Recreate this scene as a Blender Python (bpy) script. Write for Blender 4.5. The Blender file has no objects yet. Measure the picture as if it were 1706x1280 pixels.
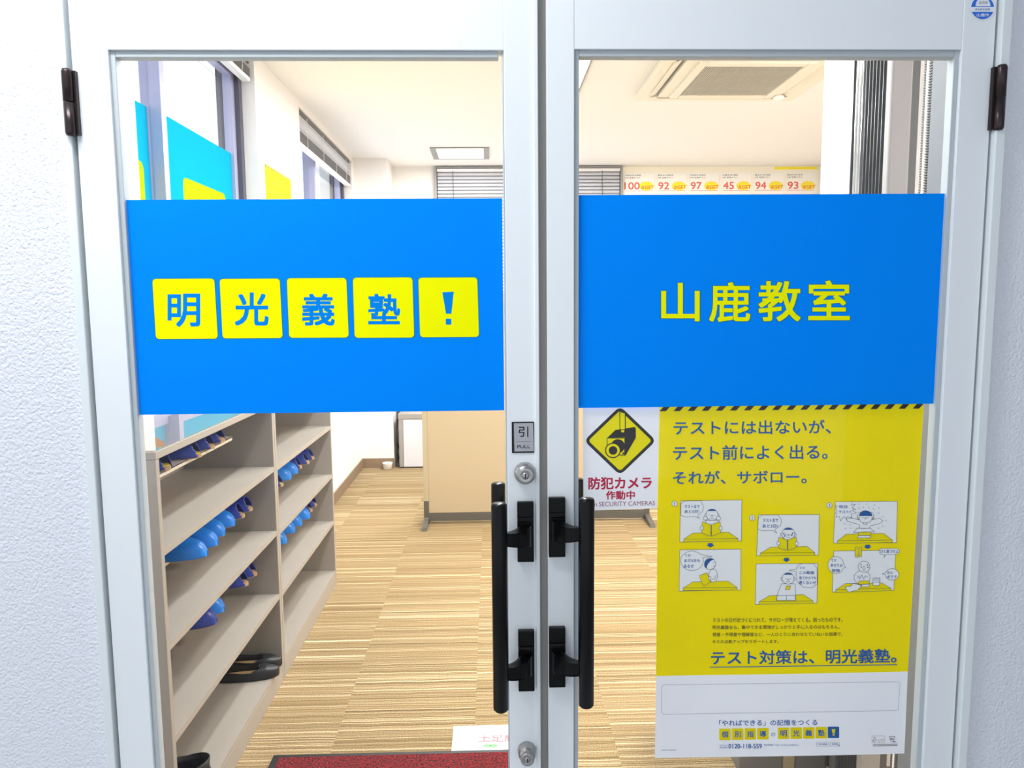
import bpy, bmesh, math, random
from mathutils import Vector, Matrix
random.seed(7)
SC = bpy.context.scene
COL = SC.collection
PI = math.pi

# ------------------------------------------------------------------ camera
FPX, CX, CY = 1230.0, 853.0, 640.0
_d = Vector((94, 11430, FPX)).normalized()
_f = Vector((-35, -133, FPX)); _f = (_f - _d * _f.dot(_d)).normalized()
_r = _d.cross(_f)
if _r.x < 0: _r = -_r
CAMLOC = Vector((-0.103, -1.47, 1.55))
# rows: camera right / down / forward expressed in world axes
RIGHT = Vector((_r.x, _f.x, -_d.x)); DOWN = Vector((_r.y, _f.y, -_d.y)); FWD = Vector((_r.z, _f.z, -_d.z))
cam = bpy.data.cameras.new('camera'); camo = bpy.data.objects.new('camera', cam); COL.objects.link(camo)
cam.sensor_fit = 'HORIZONTAL'; cam.sensor_width = 36.0; cam.lens = FPX * 36.0 / 1706.0
cam.clip_start = 0.02; cam.clip_end = 200
camo.matrix_world = Matrix(((RIGHT.x, -DOWN.x, -FWD.x, CAMLOC.x), (RIGHT.y, -DOWN.y, -FWD.y, CAMLOC.y),
                            (RIGHT.z, -DOWN.z, -FWD.z, CAMLOC.z), (0, 0, 0, 1)))
SC.camera = camo

def ray(px, py): return RIGHT * ((px - CX) / FPX) + DOWN * ((py - CY) / FPX) + FWD
def on_y(px, py, y=0.0):
    r = ray(px, py); return CAMLOC + r * ((y - CAMLOC.y) / r.y)

# ------------------------------------------------------------------ world and light
SC.view_settings.view_transform = 'Standard'; SC.view_settings.look = 'None'
SC.view_settings.gamma = 1.0; SC.view_settings.use_curve_mapping = False
SC.view_settings.exposure = 0.0
world = bpy.data.worlds.new('sky'); SC.world = world; world.use_nodes = True
bg = world.node_tree.nodes['Background']
bg.inputs[0].default_value = (0.86, 0.93, 1.0, 1); bg.inputs[1].default_value = 1.06
sun = bpy.data.lights.new('sun', 'SUN'); sun.energy = 5.0; sun.angle = 0.02; sun.color = (1, 0.99, 0.97)
suno = bpy.data.objects.new('sun', sun); COL.objects.link(suno)
suno.rotation_euler = Vector((0.38, 0.62, 0.68)).to_track_quat('Z', 'Y').to_euler()

def area(name, loc, size, power, color=(1, 1, 1), rot=(0, 0, 0)):
    l = bpy.data.lights.new(name, 'AREA'); l.shape = 'RECTANGLE'; l.size, l.size_y = size
    l.energy = power; l.color = color
    o = bpy.data.objects.new(name, l); COL.objects.link(o); o.location = loc; o.rotation_euler = rot
    return o
area('entrance_fill', (-0.95, -0.62, 2.92), (0.9, 0.4), 33, (0.97, 0.99, 1.0), (math.radians(24), 0, 0))  # added overhead light without a fitting, brightens the upper door front
area('room_fill', (0.3, 4.2, 2.86), (0.4, 1.2), 125, (0.90, 0.96, 1.0))  # added fill for the room, no fixture modelled here
area('lobby_lamp', (-0.12, 1.45, 2.86), (0.14, 1.7), 60, (0.90, 0.96, 1.0))
area('side_fill', (2.1, 1.7, 2.86), (0.6, 0.8), 115, (1, 0.97, 0.90))  # added fill from the right, stands for no known fixture

# ------------------------------------------------------------------ materials
def lin(c):
    return tuple(((v / 255) / 12.92 if v / 255 <= 0.04045 else ((v / 255 + 0.055) / 1.055) ** 2.4) for v in c)
MATS = {}
def mat(name, c, rough=0.5, metal=0.0, bump=None, spec=0.5, coat=0.0, sheen=0.0):
    if name in MATS: return MATS[name]
    m = bpy.data.materials.new(name); m.use_nodes = True; nt = m.node_tree
    b = nt.nodes['Principled BSDF']; b.inputs['Base Color'].default_value = lin(c) + (1,)
    b.inputs['Roughness'].default_value = rough; b.inputs['Metallic'].default_value = metal
    b.inputs['Specular IOR Level'].default_value = spec
    b.inputs['Coat Weight'].default_value = coat
    if sheen: b.inputs['Sheen Weight'].default_value = sheen
    # a faint procedural mottling so that no surface is perfectly uniform
    tc = nt.nodes.new('ShaderNodeTexCoord')
    n = nt.nodes.new('ShaderNodeTexNoise'); n.inputs['Scale'].default_value = (bump[0] if bump else 40.0); n.inputs['Detail'].default_value = 4
    nt.links.new(tc.outputs['Object'], n.inputs['Vector'])
    if bump:
        bp = nt.nodes.new('ShaderNodeBump'); bp.inputs['Strength'].default_value = bump[1]; bp.inputs['Distance'].default_value = bump[2]
        nt.links.new(n.outputs['Fac'], bp.inputs['Height']); nt.links.new(bp.outputs['Normal'], b.inputs['Normal'])
    else:
        mp = nt.nodes.new('ShaderNodeMapRange'); mp.inputs['To Min'].default_value = max(0.02, rough - 0.04); mp.inputs['To Max'].default_value = min(1, rough + 0.04)
        nt.links.new(n.outputs['Fac'], mp.inputs['Value']); nt.links.new(mp.outputs['Result'], b.inputs['Roughness'])
    MATS[name] = m; return m
def emit(name, c, s):
    m = bpy.data.materials.new(name); m.use_nodes = True; nt = m.node_tree
    b = nt.nodes['Principled BSDF']; b.inputs['Base Color'].default_value = (0.8, 0.8, 0.8, 1)
    b.inputs['Emission Color'].default_value = lin(c) + (1,); b.inputs['Emission Strength'].default_value = s
    MATS[name] = m; return m
def glass_mat(name, base=0.013, tint=(1, 1, 1)):
    m = bpy.data.materials.new(name); m.use_nodes = True; nt = m.node_tree; nt.nodes.clear()
    out = nt.nodes.new('ShaderNodeOutputMaterial'); mix = nt.nodes.new('ShaderNodeMixShader')
    tr = nt.nodes.new('ShaderNodeBsdfTransparent'); tr.inputs[0].default_value = tint + (1,)
    gl = nt.nodes.new('ShaderNodeBsdfGlossy'); gl.inputs['Roughness'].default_value = 0.0
    lw = nt.nodes.new('ShaderNodeLayerWeight'); lw.inputs['Blend'].default_value = 0.5
    p = nt.nodes.new('ShaderNodeMath'); p.operation = 'POWER'; p.inputs[1].default_value = 5
    ma = nt.nodes.new('ShaderNodeMath'); ma.operation = 'MULTIPLY_ADD'; ma.inputs[1].default_value = 0.9; ma.inputs[2].default_value = base
    nt.links.new(lw.outputs['Facing'], p.inputs[0]); nt.links.new(p.outputs[0], ma.inputs[0])
    nt.links.new(ma.outputs[0], mix.inputs[0]); nt.links.new(tr.outputs[0], mix.inputs[1]); nt.links.new(gl.outputs[0], mix.inputs[2])
    nt.links.new(mix.outputs[0], out.inputs[0]); MATS[name] = m; return m
def film_mat(name, c, trans=0.6):
    m = bpy.data.materials.new(name); m.use_nodes = True; nt = m.node_tree; nt.nodes.clear()
    out = nt.nodes.new('ShaderNodeOutputMaterial'); mix = nt.nodes.new('ShaderNodeMixShader')
    d = nt.nodes.new('ShaderNodeBsdfDiffuse'); d.inputs[0].default_value = lin(c) + (1,)
    t = nt.nodes.new('ShaderNodeBsdfTranslucent'); t.inputs[0].default_value = lin(c) + (1,)
    t2 = nt.nodes.new('ShaderNodeBsdfTransparent'); t2.inputs[0].default_value = lin(c) + (1,)
    mx2 = nt.nodes.new('ShaderNodeMixShader'); mx2.inputs[0].default_value = 0.45
    nt.links.new(t.outputs[0], mx2.inputs[1]); nt.links.new(t2.outputs[0], mx2.inputs[2])
    mix.inputs[0].default_value = trans
    nt.links.new(d.outputs[0], mix.inputs[1]); nt.links.new(mx2.outputs[0], mix.inputs[2]); nt.links.new(mix.outputs[0], out.inputs[0])
    MATS[name] = m; return m

def sheet_mat(name, c, trans=0.25, rough=0.7):
    """paper or vinyl film: mostly opaque, lets some light from behind through"""
    m = bpy.data.materials.new(name); m.use_nodes = True; nt = m.node_tree
    b = nt.nodes['Principled BSDF']; b.inputs['Base Color'].default_value = lin(c) + (1,); b.inputs['Roughness'].default_value = rough
    b.inputs['Specular IOR Level'].default_value = 0.06
    tl = nt.nodes.new('ShaderNodeBsdfTranslucent'); tl.inputs[0].default_value = lin(c) + (1,)
    n = nt.nodes.new('ShaderNodeTexNoise'); n.inputs['Scale'].default_value = 18.0
    mr = nt.nodes.new('ShaderNodeMapRange'); mr.inputs['To Min'].default_value = trans - 0.03; mr.inputs['To Max'].default_value = trans + 0.03
    mix = nt.nodes.new('ShaderNodeMixShader'); nt.links.new(n.outputs['Fac'], mr.inputs['Value']); nt.links.new(mr.outputs['Result'], mix.inputs[0])
    nt.links.new(b.outputs[0], mix.inputs[1]); nt.links.new(tl.outputs[0], mix.inputs[2]); nt.links.new(mix.outputs[0], nt.nodes['Material Output'].inputs[0])
    MATS[name] = m; return m
M_door = mat('door_paint', (240, 244, 247), 0.35)
M_frame = mat('frame_paint', (232, 238, 240), 0.4)
M_gasket = mat('gasket_grey', (188, 196, 200), 0.5)
M_groove = mat('groove_grey', (150, 147, 142), 0.7)
M_exwall = mat('embossed_wallpaper', (236, 238, 246), 0.75, bump=(170, 0.8, 0.005))
M_wall = mat('room_wallpaper', (244, 240, 236), 0.85, bump=(150, 0.1, 0.002))
M_ceil = mat('ceiling_board', (246, 245, 243), 0.9)
M_base = mat('baseboard_brown', (142, 118, 92), 0.6)
M_grey_base = mat('baseboard_grey', (130, 128, 128), 0.6)
M_glass = glass_mat('pane_glass')
M_black = mat('black_handle', (8, 8, 9), 0.3, spec=0.22)
M_blackmatte = mat('black_matte', (22, 21, 22), 0.5)
M_bronze = mat('bronze_hinge', (62, 52, 52), 0.3, 0.7)
M_steel = mat('lock_steel', (176, 174, 172), 0.28, 1.0)
M_steel_d = mat('lock_steel_dark', (70, 70, 72), 0.4, 0.9)
M_blue = sheet_mat('decal_blue', (0, 152, 255), 0.2)
M_yellow = mat('decal_yellow', (255, 255, 0), 0.6, spec=0.05)
M_edgegreen = mat('decal_edge', (0, 120, 120), 0.5)
M_white = sheet_mat('paper_white', (246, 248, 255), 0.09)
M_pyellow = sheet_mat('poster_yellow', (250, 230, 0), 0.09)
M_ink = mat('poster_blue_ink', (8, 92, 170), 0.6)
M_line = mat('poster_line_ink', (52, 66, 110), 0.6)
M_dark = mat('poster_dark_ink', (28, 24, 26), 0.6)
M_olive = mat('poster_small_ink', (92, 84, 20), 0.6)
M_red = mat('sign_crimson', (200, 10, 70), 0.6)
M_syellow = mat('sign_yellow', (255, 240, 0), 0.6, spec=0.06)
M_silver = mat('plate_silver', (176, 176, 182), 0.4, 0.2)
M_steelshelf = mat('shelf_beige', (160, 151, 140), 0.42)
M_shelfedge = mat('shelf_edge', (232, 222, 208), 0.4)
M_vinyl = glass_mat('clear_vinyl', 0.16)

# ------------------------------------------------------------------ mesh helpers
def BM(): return bmesh.new()
def box(bm, x0, x1, y0, y1, z0, z1, mi=0):
    v = [bm.verts.new((x, y, z)) for x in (x0, x1) for y in (y0, y1) for z in (z0, z1)]
    for f in ((0, 1, 3, 2), (4, 6, 7, 5), (0, 4, 5, 1), (2, 3, 7, 6), (0, 2, 6, 4), (1, 5, 7, 3)):
        fc = bm.faces.new([v[i] for i in f]); fc.material_index = mi
    return v
def rbox(bm, x0, x1, y0, y1, z0, z1, r=0.003, mi=0, seg=2):
    t = BM(); box(t, x0, x1, y0, y1, z0, z1)
    bmesh.ops.recalc_face_normals(t, faces=t.faces)
    bmesh.ops.bevel(t, geom=list(t.edges), offset=r, segments=seg, profile=0.5, affect='EDGES')
    merge(bm, t, mi)
def merge(bm, t, mi=None):
    vm = {}
    for v in t.verts: vm[v] = bm.verts.new(v.co)
    for f in t.faces:
        try: nf = bm.faces.new([vm[v] for v in f.verts])
        except ValueError: continue
        nf.material_index = f.material_index if mi is None else mi; nf.smooth = f.smooth
    t.free()
def tube(bm, pts, r, seg=12, mi=0, cap=True, smooth=True):
    pts = [Vector(p) for p in pts]; n = len(pts)
    rs = r if isinstance(r, (list, tuple)) else [r] * n
    rings = []; up = None
    for i, p in enumerate(pts):
        t = (pts[min(i + 1, n - 1)] - pts[max(i - 1, 0)]).normalized()
        if up is None: up = Vector((0, 0, 1)) if abs(t.z) < 0.9 else Vector((1, 0, 0))
        a = t.cross(up).normalized(); b = a.cross(t).normalized(); up = b
        rings.append([bm.verts.new(p + (a * math.cos(k * 2 * PI / seg) + b * math.sin(k * 2 * PI / seg)) * rs[i]) for k in range(seg)])
    for i in range(n - 1):
        for k in range(seg):
            f = bm.faces.new((rings[i][k], rings[i][(k + 1) % seg], rings[i + 1][(k + 1) % seg], rings[i + 1][k])); f.material_index = mi; f.smooth = smooth
    if cap:
        for rg in (rings[0], rings[-1]):
            f = bm.faces.new(rg); f.material_index = mi
def lathe(bm, prof, origin, axis='Z', seg=28, mi=0):
    """prof: list of (radius, height); axis Z up or -Y towards the viewer"""
    o = Vector(origin); rings = []
    for r, h in prof:
        rg = []
        for k in range(seg):
            a = 2 * PI * k / seg
            if axis == 'Z': p = o + Vector((r * math.cos(a), r * math.sin(a), h))
            else: p = o + Vector((r * math.cos(a), -h, r * math.sin(a)))
            rg.append(bm.verts.new(p))
        rings.append(rg)
    for i in range(len(rings) - 1):
        for k in range(seg):
            f = bm.faces.new((rings[i][k], rings[i][(k + 1) % seg], rings[i + 1][(k + 1) % seg], rings[i + 1][k])); f.material_index = mi; f.smooth = True
    for rg in (rings[0], rings[-1]):
        f = bm.faces.new(rg); f.material_index = mi
def prism(bm, pts, vec, mi=0):
    a = [bm.verts.new(Vector(p)) for p in pts]; b = [bm.verts.new(Vector(p) + Vector(vec)) for p in pts]
    n = len(a)
    for f in [a, b] + [[a[i], a[(i + 1) % n], b[(i + 1) % n], b[i]] for i in range(n)]:
        fc = bm.faces.new(f); fc.material_index = mi

def wloc(o):
    v = Vector((0, 0, 0))
    while o is not None: v += o.location; o = o.parent
    return v
def obj(name, bm, mats, parent=None, recalc=True):
    """bm in world coordinates -> ONE mesh object"""
    if recalc: bmesh.ops.recalc_face_normals(bm, faces=bm.faces)
    xs = [v.co for v in bm.verts]
    lo = Vector((min(c.x for c in xs), min(c.y for c in xs), min(c.z for c in xs)))
    hi = Vector((max(c.x for c in xs), max(c.y for c in xs), max(c.z for c in xs)))
    org = Vector(((lo.x + hi.x) / 2, (lo.y + hi.y) / 2, lo.z))
    if parent is not None and not isinstance(parent, bpy.types.Object): parent = None
    bmesh.ops.translate(bm, verts=bm.verts, vec=-org)
    me = bpy.data.meshes.new(name); bm.to_mesh(me); bm.free()
    for m in (mats if isinstance(mats, (list, tuple)) else [mats]): me.materials.append(m)
    o = bpy.data.objects.new(name, me); COL.objects.link(o)
    if parent is not None:
        o.parent = parent; o.location = org - wloc(parent)
    else: o.location = org
    return o
def tag(o, label, cat, group=None, kind=None):
    o['label'] = label; o['category'] = cat
    if group: o['group'] = group
    if kind: o['kind'] = kind
    return o
def thing(name, loc, label, cat, group=None, kind=None):
    o = bpy.data.objects.new(name, None); COL.objects.link(o); o.location = loc; o.empty_display_size = 0.05
    return tag(o, label, cat, group, kind)
def struct(name, bm, m, label=None, parent=None, cat=None):
    o = obj(name, bm, m, parent)
    if parent is None:
        o['kind'] = 'structure'
        if label: o['label'] = label; o['category'] = cat or 'wall'
    return o
def bx(*a, mi=0):
    b = BM(); box(b, *a, mi=mi); return b
def rbx(*a, r=0.003):
    b = BM(); rbox(b, *a, r=r); return b

# ------------------------------------------------------------------ flat print helpers (ink laid on a sheet at its own plane)
FONT_CACHE = {}
def glyphs(s):
    if s in FONT_CACHE: return FONT_CACHE[s]
    c = bpy.data.curves.new('tmp', 'FONT'); c.body = s; c.resolution_u = 4; c.dimensions = '2D'; c.fill_mode = 'FRONT'
    o = bpy.data.objects.new('tmp', c); COL.objects.link(o)
    dg = bpy.context.evaluated_depsgraph_get(); me = bpy.data.meshes.new_from_object(o.evaluated_get(dg))
    vs = [(v.co.x, v.co.y) for v in me.vertices]; fs = [tuple(p.vertices) for p in me.polygons]
    bpy.data.objects.remove(o); bpy.data.curves.remove(c); bpy.data.meshes.remove(me)
    FONT_CACHE[s] = (vs, fs); return vs, fs
class Sheet:
    """draws in a sheet's own (u, v) frame; to3 maps (u, v, layer) to the place"""
    def __init__(self, to3): self.to3 = to3; self.bms = {}
    def bm(self, k):
        if k not in self.bms: self.bms[k] = BM()
        return self.bms[k]
    def poly(self, k, pts, layer, mi=0):
        b = self.bm(k); f = b.faces.new([b.verts.new(self.to3(u, v, layer)) for u, v in pts]); f.material_index = mi
    def line(self, k, pts, w, layer, mi=0, closed=False):
        pts = [Vector(p) for p in pts]
        if closed: pts = pts + [pts[0]]
        b = self.bm(k)
        for i in range(len(pts) - 1):
            p, q = pts[i], pts[i + 1]
            d = q - p
            if d.length < 1e-9: continue
            d.normalize(); n = Vector((-d.y, d.x)) * (w / 2); p = p - d * (w * 0.3); q = q + d * (w * 0.3)
            f = b.faces.new([b.verts.new(self.to3(t.x, t.y, layer)) for t in (p + n, q + n, q - n, p - n)]); f.material_index = mi
    def ell(self, k, c, rx, ry, layer, mi=0, n=24, a0=0, a1=2 * PI):
        pts = [(c[0] + rx * math.cos(a0 + (a1 - a0) * i / n), c[1] + ry * math.sin(a0 + (a1 - a0) * i / n)) for i in range(n if a1 - a0 > 6.28 else n + 1)]
        self.poly(k, pts, layer, mi); return pts
    def ring(self, k, c, rx, ry, w, layer, mi=0, n=24):
        pts = [(c[0] + rx * math.cos(2 * PI * i / n), c[1] + ry * math.sin(2 * PI * i / n)) for i in range(n)]
        self.line(k, pts, w, layer, mi, True)
    def rrect(self, k, x0, y0, x1, y1, r, layer, mi=0, slope=0.0, lean=0.0):
        pts = []
        for cx, cy, a in ((x1 - r, y1 - r, 0), (x0 + r, y1 - r, PI / 2), (x0 + r, y0 + r, PI), (x1 - r, y0 + r, 1.5 * PI)):
            for i in range(5):
                t = a + i * PI / 8; pts.append((cx + r * math.cos(t), cy + r * math.sin(t)))
        pts = [(x + lean * (y - y0), y + slope * (x - x0)) for x, y in pts]
        self.poly(k, pts, layer, mi); return pts
    def text(self, k, s, x0, y0, x1, y1, layer, mi=0, bold=0.0, slope=0.0, flip=True):
        """fit the ink of s to the box (y0 top, y1 bottom when flip)"""
        vs, fs = glyphs(s)
        if not fs: return
        ax0, ax1 = min(v[0] for v in vs), max(v[0] for v in vs); ay0, ay1 = min(v[1] for v in vs), max(v[1] for v in vs)
        sx = (x1 - x0) / max(ax1 - ax0, 1e-6); sy = (y1 - y0) / max(ay1 - ay0, 1e-6)
        em = abs(sy) * (ay1 - ay0)
        b = self.bm(k); offs = [(0, 0)]
        if bold:
            d = bold * em; offs = [(-d, -d), (d, d), (-d, d), (d, -d), (d, 0), (-d, 0), (0, d), (0, -d)]
        for j, (ox, oy) in enumerate(offs):
            vv = []
            for x, y in vs:
                u = x0 + (x - ax0) * sx + ox
                v = (y1 - (y - ay0) * sy if flip else y0 + (y - ay0) * sy) + oy
                vv.append(b.verts.new(self.to3(u, v + slope * (u - x0), layer + j * 0.02)))
            for f in fs:
                try: nf = b.faces.new([vv[i] for i in f]); nf.material_index = mi
                except ValueError: pass
    def make(self, k, name, mats, parent): return obj(name, self.bms.pop(k), mats, parent, recalc=False)
LSTEP = 0.00018
def sheet_y(y): return Sheet(lambda px, py, l: on_y(px, py, y) - Vector((0, LSTEP * l, 0)))   # measured on the sheet's own plane

# ================================================================== SETTING
# floor: striped carpet tiles
m = bpy.data.materials.new('striped_carpet'); m.use_nodes = True; nt = m.node_tree; b = nt.nodes['Principled BSDF']
b.inputs['Roughness'].default_value = 0.95; b.inputs['Specular IOR Level'].default_value = 0.1
N, L = nt.nodes.new, nt.links.new
geo = N('ShaderNodeNewGeometry'); sep = N('ShaderNodeSeparateXYZ'); L(geo.outputs['Position'], sep.inputs[0])
def math_(op, a, b_=None, c=None):
    n = N('ShaderNodeMath'); n.operation = op
    for i, v in enumerate((a, b_, c)):
        if v is None: continue
        if isinstance(v, (int, float)): n.inputs[i].default_value = v
        else: L(v, n.inputs[i])
    return n.outputs[0]
tx = math_('FLOOR', math_('MULTIPLY_ADD', sep.outputs[0], 2.0, 0.36)); ty = math_('FLOOR', math_('MULTIPLY', sep.outputs[1], 2.0))
seed = math_('ADD', math_('MULTIPLY', tx, 37.7), math_('MULTIPLY', ty, 11.3))
wn = N('ShaderNodeTexNoise'); wn.inputs['Scale'].default_value = 9.0; wn.inputs['Detail'].default_value = 2; L(geo.outputs['Position'], wn.inputs['Vector'])
wavy = math_('ADD', sep.outputs[1], math_('MULTIPLY', wn.outputs['Fac'], 0.012))
def noise1(freq, sd, detail):
    n = N('ShaderNodeTexNoise'); n.noise_dimensions = '2D'; n.inputs['Scale'].default_value = 1.0; n.inputs['Detail'].default_value = detail; n.inputs['Roughness'].default_value = 0.6
    cb = N('ShaderNodeCombineXYZ'); L(math_('ADD', seed, sd), cb.inputs[0]); L(math_('MULTIPLY', wavy, freq), cb.inputs[1]); L(cb.outputs[0], n.inputs['Vector'])
    return n.outputs['Fac']
s1 = noise1(46.0, 3.0, 1.0); s2 = noise1(150.0, 91.0, 0.0); s3 = noise1(9.0, 55.0, 1.0)
def near(v, c, w):      # 1 on a thin stripe where the noise crosses c, falling to 0
    n = N('ShaderNodeMapRange'); n.interpolation_type = 'SMOOTHSTEP'; n.inputs['From Min'].default_value = 0.0; n.inputs['From Max'].default_value = w
    n.inputs['To Min'].default_value = 1.0; n.inputs['To Max'].default_value = 0.0
    L(math_('ABSOLUTE', math_('SUBTRACT', v, c)), n.inputs['Value']); return n.outputs['Result']
lightl = math_('MAXIMUM', near(s1, 0.50, 0.045), math_('MULTIPLY', near(s1, 0.62, 0.03), 0.8))
darkl = math_('MAXIMUM', near(s1, 0.44, 0.05), near(s1, 0.57, 0.03))
hgt = math_('ADD', math_('MULTIPLY', lightl, 0.34), math_('SUBTRACT', math_('ADD', math_('MULTIPLY', s2, 0.30), math_('ADD', math_('MULTIPLY', s3, 0.04), 0.24)), math_('MULTIPLY', darkl, 0.17)))
fine = N('ShaderNodeTexNoise'); fine.inputs['Scale'].default_value = 210; fine.inputs['Detail'].default_value = 3; L(geo.outputs['Position'], fine.inputs['Vector'])
mixv = math_('ADD', hgt, math_('MULTIPLY', math_('SUBTRACT', fine.outputs['Fac'], 0.5), 0.75))
rp = N('ShaderNodeValToRGB'); L(mixv, rp.inputs[0]); e = rp.color_ramp.elements
e[0].position = 0.12; e[0].color = lin((100, 82, 56)) + (1,); e[1].position = 0.82; e[1].color = lin((210, 192, 160)) + (1,)
for p, c in ((0.30, (132, 110, 77)), (0.45, (152, 128, 91)), (0.62, (174, 152, 115))):
    q = rp.color_ramp.elements.new(p); q.color = lin(c) + (1,)
L(rp.outputs[0], b.inputs['Base Color'])
bp = N('ShaderNodeBump'); bp.inputs['Strength'].default_value = 0.5; bp.inputs['Distance'].default_value = 0.004; L(hgt, bp.inputs['Height']); L(bp.outputs[0], b.inputs['Normal'])
M_carpet = m
struct('floor', bx(-1.5, 3.4, 0.0, 6.1, -0.1, 0.0), M_carpet, 'beige striped carpet tile floor inside the glass doors', cat='floor')
struct('floor_porch', bx(-4, 4, -5, 0.0, -0.12, -0.02), mat('porch_tile', (176, 176, 178), 0.6))
struct('light_block_top', bx(-2.6, 2.6, -3.4, 0.12, 2.96, 3.1), mat('block_top_paint', (235, 236, 238), 0.8))  # unseen slab added to keep overhead sky light off the doors
struct('light_block_right', bx(2.3, 2.5, -3.4, 0.0, -0.02, 2.96), mat('block_right_paint', (200, 202, 206), 0.8))  # unseen wall added to dim the right side of the entrance
struct('ground_outside', bx(-4.0, -1.7, -3, 20, -0.14, -0.1), mat('bounce_ground', (226, 229, 236), 0.8))  # unseen ground, added pale to bounce sun through the side windows
struct('ceiling', bx(-1.6, 3.4, 0.12, 6.1, 2.9, 3.0), M_ceil, 'plain white ceiling of the room behind the doors', cat='ceiling')

# outside wall on both sides of the doors
struct('wall_front_left', bx(-4.0, -0.908, 0.006, 0.12, -0.02, 3.4), M_exwall, 'white embossed outside wall beside the left door', cat='wall')
struct('wall_front_right', bx(0.904, 4.0, 0.006, 0.12, -0.02, 3.4), M_exwall, 'white embossed outside wall beside the right door', cat='wall')
struct('wall_front_top', bx(-0.908, 0.904, 0.006, 0.12, 2.26, 3.4), M_exwall)
# door frame
b = BM(); rbox(b, -0.910, -0.8935, -0.008, 0.11, -0.02, 2.26, 0.002); struct('trim_1', b, M_frame, 'white door frame jamb on the left, beside the hinge', cat='door frame')
b = BM(); rbox(b, 0.8865, 0.906, -0.012, 0.11, -0.02, 2.26, 0.002); struct('trim_2', b, M_frame, 'white door frame jamb on the right, beside the hinge', cat='door frame')
b = BM(); rbox(b, -0.8935, 0.8865, -0.008, 0.11, 2.21, 2.26, 0.002); struct('trim_3', b, M_frame)
b = BM(); box(b, -0.8935, -0.880, 0.03, 0.09, 0.0, 2.21); box(b, 0.873, 0.8865, 0.03, 0.09, 0.0, 2.21); struct('trim_4', b, mat('gap_shade', (70, 66, 62), 0.8))  # strips coloured dark for the shade in the gaps between leaf and frame

def door_leaf(name, xa, xb, hinge_left, label):
    """xa..xb leaf width, glass opening inside the stiles"""
    d = thing(name, ((xa + xb) / 2, 0.018, 0.0), label, 'door', kind='structure')
    Y0, Y1 = 0.0, 0.036
    if hinge_left: gx0, gx1, zt = -0.819, -0.0735, 2.034
    else: gx0, gx1, zt = 0.062, 0.817, 2.036
    obj('stile', rbx(xa, gx0, Y0, Y1, 0.01, 2.2, r=0.0015), M_door, d)
    obj('stile', rbx(gx1, xb, Y0, Y1, 0.01, 2.2, r=0.0015), M_door, d)
    obj('top_rail', rbx(gx0, gx1, Y0 + 0.0008, Y1, zt, 2.2, r=0.001), M_door, d)
    obj('bottom_rail', rbx(gx0, gx1, Y0 + 0.0008, Y1, 0.01, 0.25, r=0.001), M_door, d)
    g = BM(); w = 0.010
    for (x0, x1, z0, z1) in ((gx0, gx0 + w, 0.25, zt), (gx1 - (0.003 if hinge_left else w), gx1, 0.25, zt), (gx0 + w, gx1 - w, zt - 0.012, zt), (gx0 + w, gx1 - w, 0.25, 0.262)):
        rbox(g, x0, x1, 0.007, 0.03, z0, z1, 0.0015)
    if not hinge_left: rbox(g, gx0, gx0 + 0.003, 0.007, 0.03, 0.25, zt, 0.001)
    obj('gasket', g, M_gasket, d)
    obj('glass_pane', bx(gx0 + 0.002, gx1 - 0.002, 0.0155, 0.0215, 0.256, zt - 0.006), M_glass, d)
    return d
D1 = door_leaf('door_1', -0.887, -0.008, True, 'left white framed glass door with key locks and pull sign')
D2 = door_leaf('door_2', 0.008, 0.881, False, 'right white framed glass door behind the yellow poster')
b = BM(); rbox(b, -0.0165, -0.0085, -0.004, 0.002, 0.01, 2.2, 0.001); obj('meeting_strip', b, M_door, D1)
b = BM(); box(b, -0.0078, 0.0078, 0.010, 0.03, 0.01, 2.2); obj('weather_brush', b, M_groove, D2)

def hinge(d, x, z0, z1, s):
    h = BM(); zc = (z0 + z1) / 2
    lathe(h, [(0.001, z0 - 0.003), (0.0075, z0 - 0.002), (0.0095, z0 + 0.003), (0.0095, zc - 0.001)], (x, -0.012, 0), seg=16)
    ho = obj('hinge', h, M_bronze, d)
    h = BM(); lathe(h, [(0.0095, zc + 0.001), (0.0095, z1 - 0.003), (0.0075, z1 + 0.002), (0.001, z1 + 0.003)], (x, -0.012, 0), seg=16)
    obj('hinge_knuckle', h, M_bronze, ho)
    h = BM(); box(h, min(x, x + s * 0.014), max(x, x + s * 0.014), -0.009, 0.001, z0, z1); obj('hinge_leaf', h, M_bronze, ho)
hinge(D1, -0.8915, 1.876, 1.993, 1)
hinge(D2, 0.8905, 1.883, 2.001, -1)

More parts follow.
